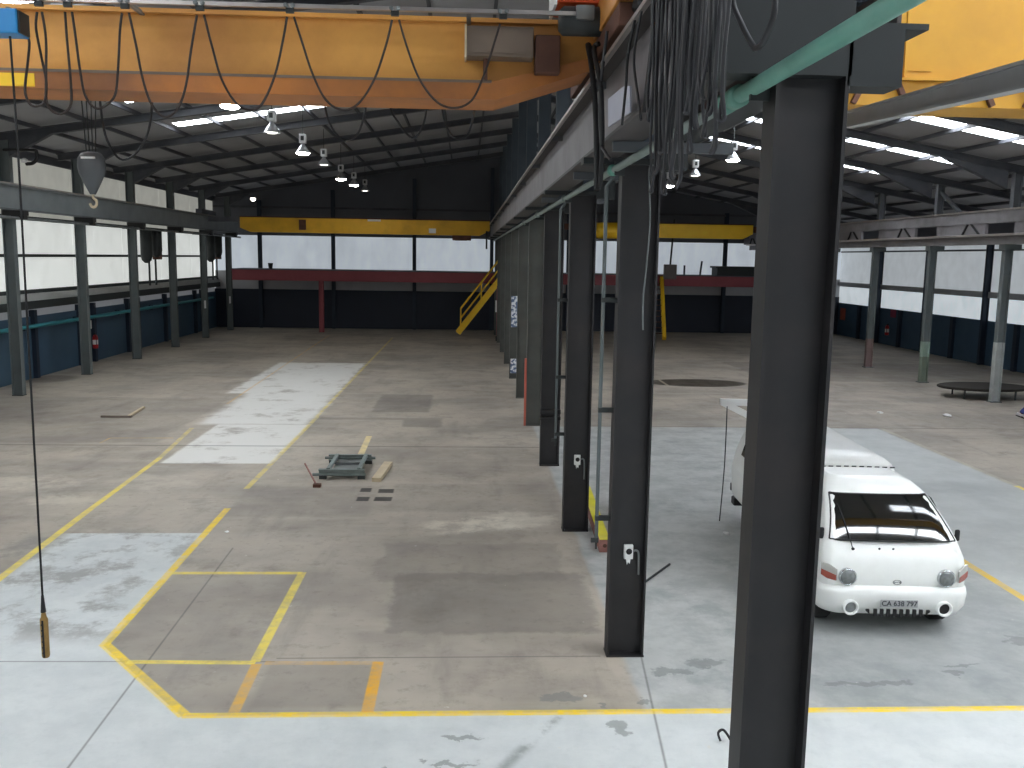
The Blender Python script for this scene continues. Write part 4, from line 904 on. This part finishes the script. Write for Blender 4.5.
obj('foot', MB().box(p.x - .1, p.x + .1, p.y - .1, p.y + .1, 0, .26), M_black, t)
obj('tag_plate', MB().box(p.x - .14, p.x - .06, p.y - .1, p.y - .08, 1.5, 2.1), M_paper, t)
def stairs(A, B, wdir, width, label, rails=True, sw=.07):
    t = thing('staircase', label, 'stairs', A)
    A = Vector(A); B = Vector(B); W = Vector(wdir) * width
    for o_ in (Vector((0, 0, 0)), W):
        obj('stringer', MB().beam(A + o_, B + o_, sw, .3), M_brightyel, t)
    n = 11
    side = Vector(wdir)
    for k in range(1, n):
        c_ = A + (B - A) * k / n; run = Vector((B.x - A.x, B.y - A.y, 0)).normalized() * .26
        obj('tread', MB().prism([c_ - run / 2, c_ + run / 2, c_ + run / 2 + W, c_ - run / 2 + W], (0, 0, -.04)), M_rust, t)
    for o_ in ((Vector((0, 0, 0)), W) if rails else ()):
        hr = obj('handrail', MB().tube([A + o_ + (B - A) * .06 + Vector((0, 0, 1.15)), B + o_ + Vector((0, 0, 1.15))], .04, 8).tube([A + o_ + (B - A) * .06 + Vector((0, 0, .62)), B + o_ + Vector((0, 0, .62))], .03, 8), M_brightyel, t)
        for q in (.06, .52, .98): obj('baluster', MB().tube([A + o_ + (B - A) * q, A + o_ + (B - A) * q + Vector((0, 0, 1.15))], .035, 8), M_brightyel, hr)
    return t
a_ = at(460.5, 330, Y=49.4); b_ = at(497.5, 283, Y=49.4)
dirv = Vector((b_.x - a_.x, 0, b_.z - a_.z)); s_ = (3.3 - .12) / dirv.z
stairs((a_.x - dirv.x * (a_.z - .14) / dirv.z, 49.4, .14), (a_.x - dirv.x * (a_.z - .14) / dirv.z + dirv.x / dirv.z * 3.16, 49.4, 3.3), (0, 1, 0), .85, 'yellow steel staircase with handrails climbing to the mezzanine in the left bay')
a_ = at(664.5, 331, Y=48.2)
stairs((a_.x, 48.2, .08), (a_.x + .22, 50.45, 3.3), (-1, 0, 0), .9, 'yellow steel staircase seen end-on beside the second column, right bay', False, .2)
# things on the mezzanine
p = at(269, 277, Y=50.5)
tag(obj('bucket', MB().lathe([(.10, 0), (.14, .3), (.15, .32), (.13, .31), (.09, .03), (.002, .03)], (p.x, 50.95, 3.47), (0, 0, 1), 16), M_dark, loc=(p.x, 50.95, 3.47)), 'small dark bucket on the left part of the red mezzanine', 'bucket')
p = at(670, 272, Y=48.0)
t = thing('pendant_control', 'grey crane control box hanging on a long cable before the far right bay', 'crane control', (p.x, 48, p.z - .4))
obj('control_box', MB().box(p.x - .32, p.x + .32, 47.8, 48.2, p.z - .38, p.z + .40), mat('brown_grey_box', rgb(96, 90, 88), .6), t, bevel=.03)
obj('pendant_cable', MB().tube([(p.x, 48, p.z + .4), (p.x - .1, 47, 6.4)], .05, 8), M_dark, t)
p = at(743, 277, Y=49.8)
tag(obj('crate', MB().box(14.2, 16.4, 50.8, 52.0, 3.47, 3.95).box(14.1, 16.5, 50.75, 52.05, 3.9, 4.0), M_beamd, loc=(15.2, 51.4, 3.47)), 'long dark crate at the right end of the red mezzanine', 'crate')
for k, (px, hgt) in enumerate(((686, .45), (702, .7))):
    p = at(px, 280, Y=50.4)
    tag(obj('standing_rod', MB().beam((p.x, 50.9, 3.47), (p.x + .08 * k, 50.9, 3.47 + hgt + .1), .09, .09, up=(1, 0, 0)), M_navyp, loc=(p.x, 50.9, 3.47)), ['short dark rod standing on the mezzanine edge, right bay', 'taller leaning dark rod standing on the mezzanine edge, right bay'][k], 'rod', 'rods on the mezzanine edge')

# ------------------------------------------------------------------ along the left wall
t = thing('wall_pipe', 'teal painted pipe running along the blue left wall', 'pipe', (XL + .3, 30, 1.5))
obj('pipe', MB().tube([(XL + .27, 6, 1.79), (XL + .27, 52, 1.79)], .07, 10), M_teal, t)
for k in range(6): obj('pipe_clip', MB().box(XL + .12, XL + .3, 30 + 4 * k, 30.06 + 4 * k, 1.69, 1.89), M_navyp, t)
for k, (px0, px1, py0, py1, lab) in enumerate(((143, 161, 236, 263, 'dark hanging twin-drum unit nearer the camera, against the left wall sheets'), (208, 221, 236, 262, 'dark hanging twin-drum unit further back, against the left wall sheets'))):
    p0 = at((px0 + px1) / 2, py1, X=-13.6); p1 = at((px0 + px1) / 2, py0, X=-13.6)
    y, z0, z1 = p0.y, p0.z, 5.3; L2 = .9
    t = thing('filter_unit', lab, 'filter unit', (-13.6, y, z0), 'hanging units on the left wall')
    b = MB()
    for s, zz in ((-1, z0 + .0), (1, z0 + .25)):
        obj('drum', MB().lathe([(.08, 0), (.2, .12), (.24, .3), (.24, z1 - zz - .1), (.16, z1 - zz)], (-13.6 + .1 * s, y + s * .34, zz), (0, 0, 1), 16), M_dark, t)
    obj('side_panel', MB().box(-13.75, -13.5, y + .55, y + 1.05, z0 + .15, z1), M_rust, t)
    obj('frame', MB().box(XL + .09, -13.4, y - .8, y + 1.1, z1 - .06, z1 + .0), M_dark, t)
    for s in (-.35, .45): obj('drain_pipe', MB().tube([(-13.6, y + s, z0 + .15), (-13.6, y + s, 2.86)], .045, 6), M_dark, t)
def extinguisher(x, y, z, label, sgn):
    t = thing('fire_extinguisher', label, 'fire extinguisher', (x, y, z), 'fire extinguishers')
    obj('cylinder', MB().lathe([(.02, 0), (.09, .01), (.1, .04), (.1, .42), (.07, .5), (.03, .54)], (x, y, z), (0, 0, 1), 16), mat('extinguisher_red', rgb(190, 40, 44), .4), t)
    obj('valve', MB().box(x - .03, x + .03, y - .06, y + .02, z + .54, z + .6), M_black, t)
    obj('hose', MB().tube(smoothpath([(x, y - .05, z + .56), (x + .08 * sgn, y - .12, z + .45), (x + .08 * sgn, y - .12, z + .15)], 4), .015, 6), M_black, t)
    obj('label_band', MB().lathe([(.102, .16), (.102, .34)], (x, y, z), (0, 0, 1), 16, cap=False), M_paper, t)
extinguisher(XL + .25, 35.6, .55, 'red and white fire extinguisher on the blue left wall beside a column', 1)
tag(obj('notice', MB().box(XL + .01, XL + .03, 35.5, 35.95, 1.3, 1.62), M_paper, loc=(XL + .02, 35.7, 1.5)), 'small white notice on the blue left wall above the extinguisher', 'notice')
p = at(887, 330, X=XR - .3)
extinguisher(XR - .3, p.y, .55, 'red fire extinguisher with a white label on the right wall, near the pink-footed column', -1)
tag(obj('safety_sign', MB().box(XR - .04, XR - .02, p.y - .3, p.y + .3, 1.5, 1.9), mat('magenta_red_sign', rgb(150, 50, 80), .6), loc=(XR - .03, p.y, 1.7)), 'red sign on the right wall above the extinguisher', 'sign')
p = at(840, 314, X=XR - .2)
tag(obj('safety_sign', MB().box(XR - .04, XR - .02, p.y - .35, p.y + .35, p.z - .35, p.z + .35), M_redd, loc=(XR - .03, p.y, p.z)), 'orange-red sign on the right wall beside the nearest column', 'sign')
p = at(30, 160, Y=26.9)
t = thing('bracket_lamp', 'small curved lamp bracket beside the leftmost column, high up', 'lamp', p)
obj('arm', MB().tube(smoothpath([at(36, 150, Y=26.9), at(37, 158, Y=26.9), at(33, 163, Y=26.9), at(26, 164, Y=26.9)], 5), .05, 8), M_black, t)
obj('lamp_head', MB().lathe([(.03, 0), (.09, .02), (.09, .1), (.03, .14)], at(24.5, 163, Y=26.9), (0, 0, 1), 12), M_white, t)
obj('stay', MB().tube([at(36, 150, Y=26.9), (-13.28, 27.2, at(36, 150, Y=26.9).z + .02)], .04, 6), M_black, t)

# ------------------------------------------------------------------ things on the floor
t = thing('machine_base', 'grey-green welded steel base frame lying on the floor of the left bay', 'frame', (-2.4, 18, 0))
fx0, fx1, fy0, fy1, fz = -2.74, -2.0, 17.2, 18.5, .13
for y in (fy0, fy1): obj('side_rail', MB().ibeam((fx0 - .08, y, fz), (fx1 + .06, y, fz), .12, .1), M_frame, t)
for x in (fx0 + .1, fx1 - .05): obj('cross_rail', MB().beam((x, fy0, fz + .05), (x, fy1, fz + .05), .07, .06), M_frame, t)
obj('plate', MB().box(fx0 + .13, fx1 - .08, fy0 + .1, fy1 - .1, fz - .06, fz - .03), M_grey, t)
obj('plate_fold', MB().box(fx0 + .13, fx1 - .08, 17.95, 18.0, fz - .03, fz + .02), M_grey, t)
for x in (fx0, fx1):
    for y in (fy0, fy1): obj('foot', MB().box(x - .07, x + .07, y - .06, y + .06, 0, fz - .06), M_dark, t)
obj('axle', MB().tube([(fx0 - .16, fy1, .12), (fx1 + .14, fy1, .12)], .03, 8), M_frame, t)
obj('axle', MB().tube([(fx0 - .2, fy0, .08), (fx1 + .08, fy0, .08)], .03, 8), M_frame, t)
b = MB(); b.beam((-1.69, 16.95, .04), (-1.58, 18.35, .04), .17, .08); tag(obj('timber_plank', b, M_wood, loc=(-1.64, 17.8, 0)), 'pale timber plank lying beside the grey steel frame', 'plank')
t = thing('steel_rod', 'thin rusty rod with a dark end block, lying left of the steel frame', 'rod', (-3, 17.4, 0))
obj('rod', MB().tube([(-3.287, 18.34, .03), (-2.77, 16.6, .03)], .018, 6), M_brick, t); obj('end_block', MB().box(-2.82, -2.68, 16.5, 16.62, 0, .06), M_rust, t)
t = thing('scrap_batten', 'thin bent batten lying on the floor beyond the left yellow line', 'batten', (-9, 23.7, 0))
obj('long_piece', MB().beam((-9.46, 23.6, .04), (-8.68, 23.6, .04), .07, .05), mat('grey_brown_batten', rgb(124, 112, 102), .7), t); obj('short_piece', MB().beam((-8.75, 23.6, .05), (-8.86, 25.0, .05), .07, .05), M_wood, t)
# timber kerb with yellow top
t = thing('timber_kerb', 'red-brown timber kerb with a yellow painted top between second and third columns', 'kerb', (2.1, 14, 0))
obj('timber', MB().prism([(2.0, 12.78, 0), (2.15, 12.78, 0), (2.15, 12.78, .19), (2.0, 12.78, .19)], (.13, 3.1, 0)), M_brick, t)
tag(obj('painted_top', MB().prism([(2.0, 12.78, .19), (2.15, 12.78, .19), (2.28, 15.88, .19), (2.13, 15.88, .19)], (0, 0, .012)), M_kerby, t), 'yellow painted top')
obj('bolt_hole', MB().lathe([(.03, 0), (.03, .004), (.002, .005)], (2.08, 12.782, .1), (0, -1, 0), 12), M_rust, t)
tag(obj('steel_rod', MB().tube([(2.43, 11.5, .02), (2.92, 12.2, .02)], .016, 6), M_dark, loc=(2.6, 11.8, 0)), 'dark thin rod on the floor right of the second column', 'rod')
p = at(722, 742, Z=0)
tag(obj('hook_bolt', MB().tube(smoothpath([(p.x - .02, p.y - .02, .02), (p.x - .03, p.y + .03, .07), (p.x + .02, p.y + .05, .09), (p.x + .06, p.y + .0, .05), (p.x + .08, p.y - .06, .012)], 4), .012, 6), M_black, loc=(p.x, p.y, 0)), 'small black bent hook on the floor by the foot of the nearest column', 'hook')
def litter(px, py, s, lab):
    p = at(px, py, Z=0); rn = random.Random(px); b = MB()
    ring = [[(p.x + s * r * cos(a) * rn.uniform(.7, 1.2), p.y + s * 1.3 * r * sin(a) * rn.uniform(.7, 1.2), h * s) for a in [2 * pi * k / 9 for k in range(9)]] for h, r in ((0, .9), (.25, 1), (.5, .5), (.55, .1))]
    b.loft(ring, smooth=False); tag(obj('crumpled_paper', b, M_paper, loc=(p.x, p.y, 0)), lab, 'litter', 'scraps of litter on the floor')
litter(227, 532, .035, 'tiny white scrap on the floor near the end of the yellow line'); litter(947, 416, .12, 'white crumpled paper on the brown floor beyond the van, right bay')
litter(880, 413, .09, 'small white scrap on the floor behind the van, left of the crumpled paper'); litter(585, 696, .02, 'tiny white speck on the floor just above the long yellow line'); litter(726, 534, .06, 'white scrap on the floor left of the van')
# low dark table under the right-hand column
t = thing('low_table', 'low dark-topped table behind the white-footed column at the right edge', 'table', (17, 28.2, 0))
obj('table_top', MB().loft([[(17.0 + 1.5 * r * cos(a), 28.5 + .95 * r * sin(a), z) for a in [2 * pi * q / 32 for q in range(32)]] for r, z in ((.97, .30), (1, .32), (1, .36), (.97, .38))]), mat('dark_brown_top', rgb(42, 37, 31), .85), t)
for (x, y) in ((16.1, 28.0), (17.7, 27.85), (16.3, 29.1), (17.8, 29.1)): obj('leg', MB().tube([(x, y, 0), (x, y, .31)], .03, 8), M_dark, t)

# ------------------------------------------------------------------ person walking out of frame at the right edge
def person():
    p = at(1017, 419, Z=0)
    t = thing('person', 'person in blue trousers walking out at the right edge, only a trailing shoe in view', 'person', (p.x, p.y, 0))
    H = .95
    J = {'pel': (.55, 0, .95), 'chest': (.60, 0, 1.28), 'neck': (.62, 0, 1.47), 'head': (.65, 0, 1.62),
         'hipL': (.54, .09, .92), 'kneeL': (.78, .09, .52), 'ankL': (.82, .09, .09), 'toeL': (1.0, .09, .04),
         'hipR': (.54, -.09, .92), 'kneeR': (.48, -.09, .50), 'ankR': (.12, -.09, .17), 'toeR': (.2, -.09, .04),
         'shL': (.60, .19, 1.40), 'elL': (.45, .23, 1.14), 'wrL': (.50, .22, .90), 'shR': (.60, -.19, 1.40), 'elR': (.72, -.23, 1.14), 'wrR': (.88, -.2, 1.0)}
    def skin(name, edges, rad, m, root):
        names = []
        for a, b in edges:
            for q in (a, b):
                if q not in names: names.append(q)
        me = bpy.data.meshes.new(name); me.from_pydata([J[n] for n in names], [(names.index(a), names.index(b)) for a, b in edges], [])
        o = bpy.data.objects.new(name, me); COL.objects.link(o); o.parent = t; me.materials.append(m)
        sk = o.modifiers.new('skin', 'SKIN'); sk.use_smooth_shade = True
        for i, n in enumerate(names):
            v = me.skin_vertices[0].data[i]; r_ = rad.get(n, .06); v.radius = (r_, r_); v.use_root = (n == root)
        o.modifiers.new('sub', 'SUBSURF').levels = 2; o.modifiers['sub'].render_levels = 2
        return o
    skinm = mat('skin', rgb(120, 84, 64), .55, 0, .05)
    R = {'pel': .14, 'chest': .16, 'neck': .055, 'head': .10, 'shL': .065, 'shR': .065, 'elL': .045, 'elR': .045, 'wrL': .032, 'wrR': .032,
         'hipL': .10, 'hipR': .10, 'kneeL': .065, 'kneeR': .065, 'ankL': .045, 'ankR': .045, 'toeL': .035, 'toeR': .035}
    skin('body', [('pel', 'chest'), ('chest', 'neck'), ('neck', 'head'), ('chest', 'shL'), ('shL', 'elL'), ('elL', 'wrL'), ('chest', 'shR'), ('shR', 'elR'), ('elR', 'wrR'), ('pel', 'hipL'), ('hipL', 'kneeL'), ('kneeL', 'ankL'), ('ankL', 'toeL'), ('pel', 'hipR'), ('hipR', 'kneeR'), ('kneeR', 'ankR'), ('ankR', 'toeR')], {k_: v * .86 for k_, v in R.items()} | {'head': .10}, skinm, 'pel')
    bl = mat('blue_work_trousers', rgb(54, 62, 120), .8, 0, .12, 8)
    skin('trousers', [('pel', 'hipL'), ('hipL', 'kneeL'), ('kneeL', 'ankL'), ('pel', 'hipR'), ('hipR', 'kneeR'), ('kneeR', 'ankR')], {'pel': .15, 'hipL': .11, 'hipR': .11, 'kneeL': .085, 'kneeR': .085, 'ankL': .075, 'ankR': .075}, bl, 'pel')
    skin('shirt', [('pel', 'chest'), ('chest', 'shL'), ('shL', 'elL'), ('chest', 'shR'), ('shR', 'elR')], {'pel': .155, 'chest': .17, 'shL': .08, 'shR': .08, 'elL': .06, 'elR': .06}, bl, 'pel')
    obj('hair', MB().lathe([(.09, -.01), (.108, .03), (.09, .09), (.04, .115), (.002, .12)], (.63, 0, 1.63), (0, 0, 1), 16), M_black, t, local=True)
    for nm, a, s in (('L', .82, 0), ('R', .10, .08)):
        y = .09 if nm == 'L' else -.09
        tilt = 0 if nm == 'L' else .10
        sh = obj('shoe', MB().loft([[(a + dx, y + wy * cos(q), .03 + tilt * (1 - (dx + .08) / .3) + hz * (1 + sin(q))) for q in [2 * pi * k / 12 for k in range(12)]] for dx, wy, hz in ((-.09, .03, .03), (-.06, .045, .045), (.05, .045, .042), (.14, .05, .028), (.2, .03, .018))]), M_white if nm == 'R' else M_black, t, local=True)
        obj('sole', MB().beam((a - .09, y, .014 + tilt * 1.03), (a + .2, y, .014), .085, .025), M_black, sh, local=True)
    t.location = (p.x - .09, p.y, 0)
person()
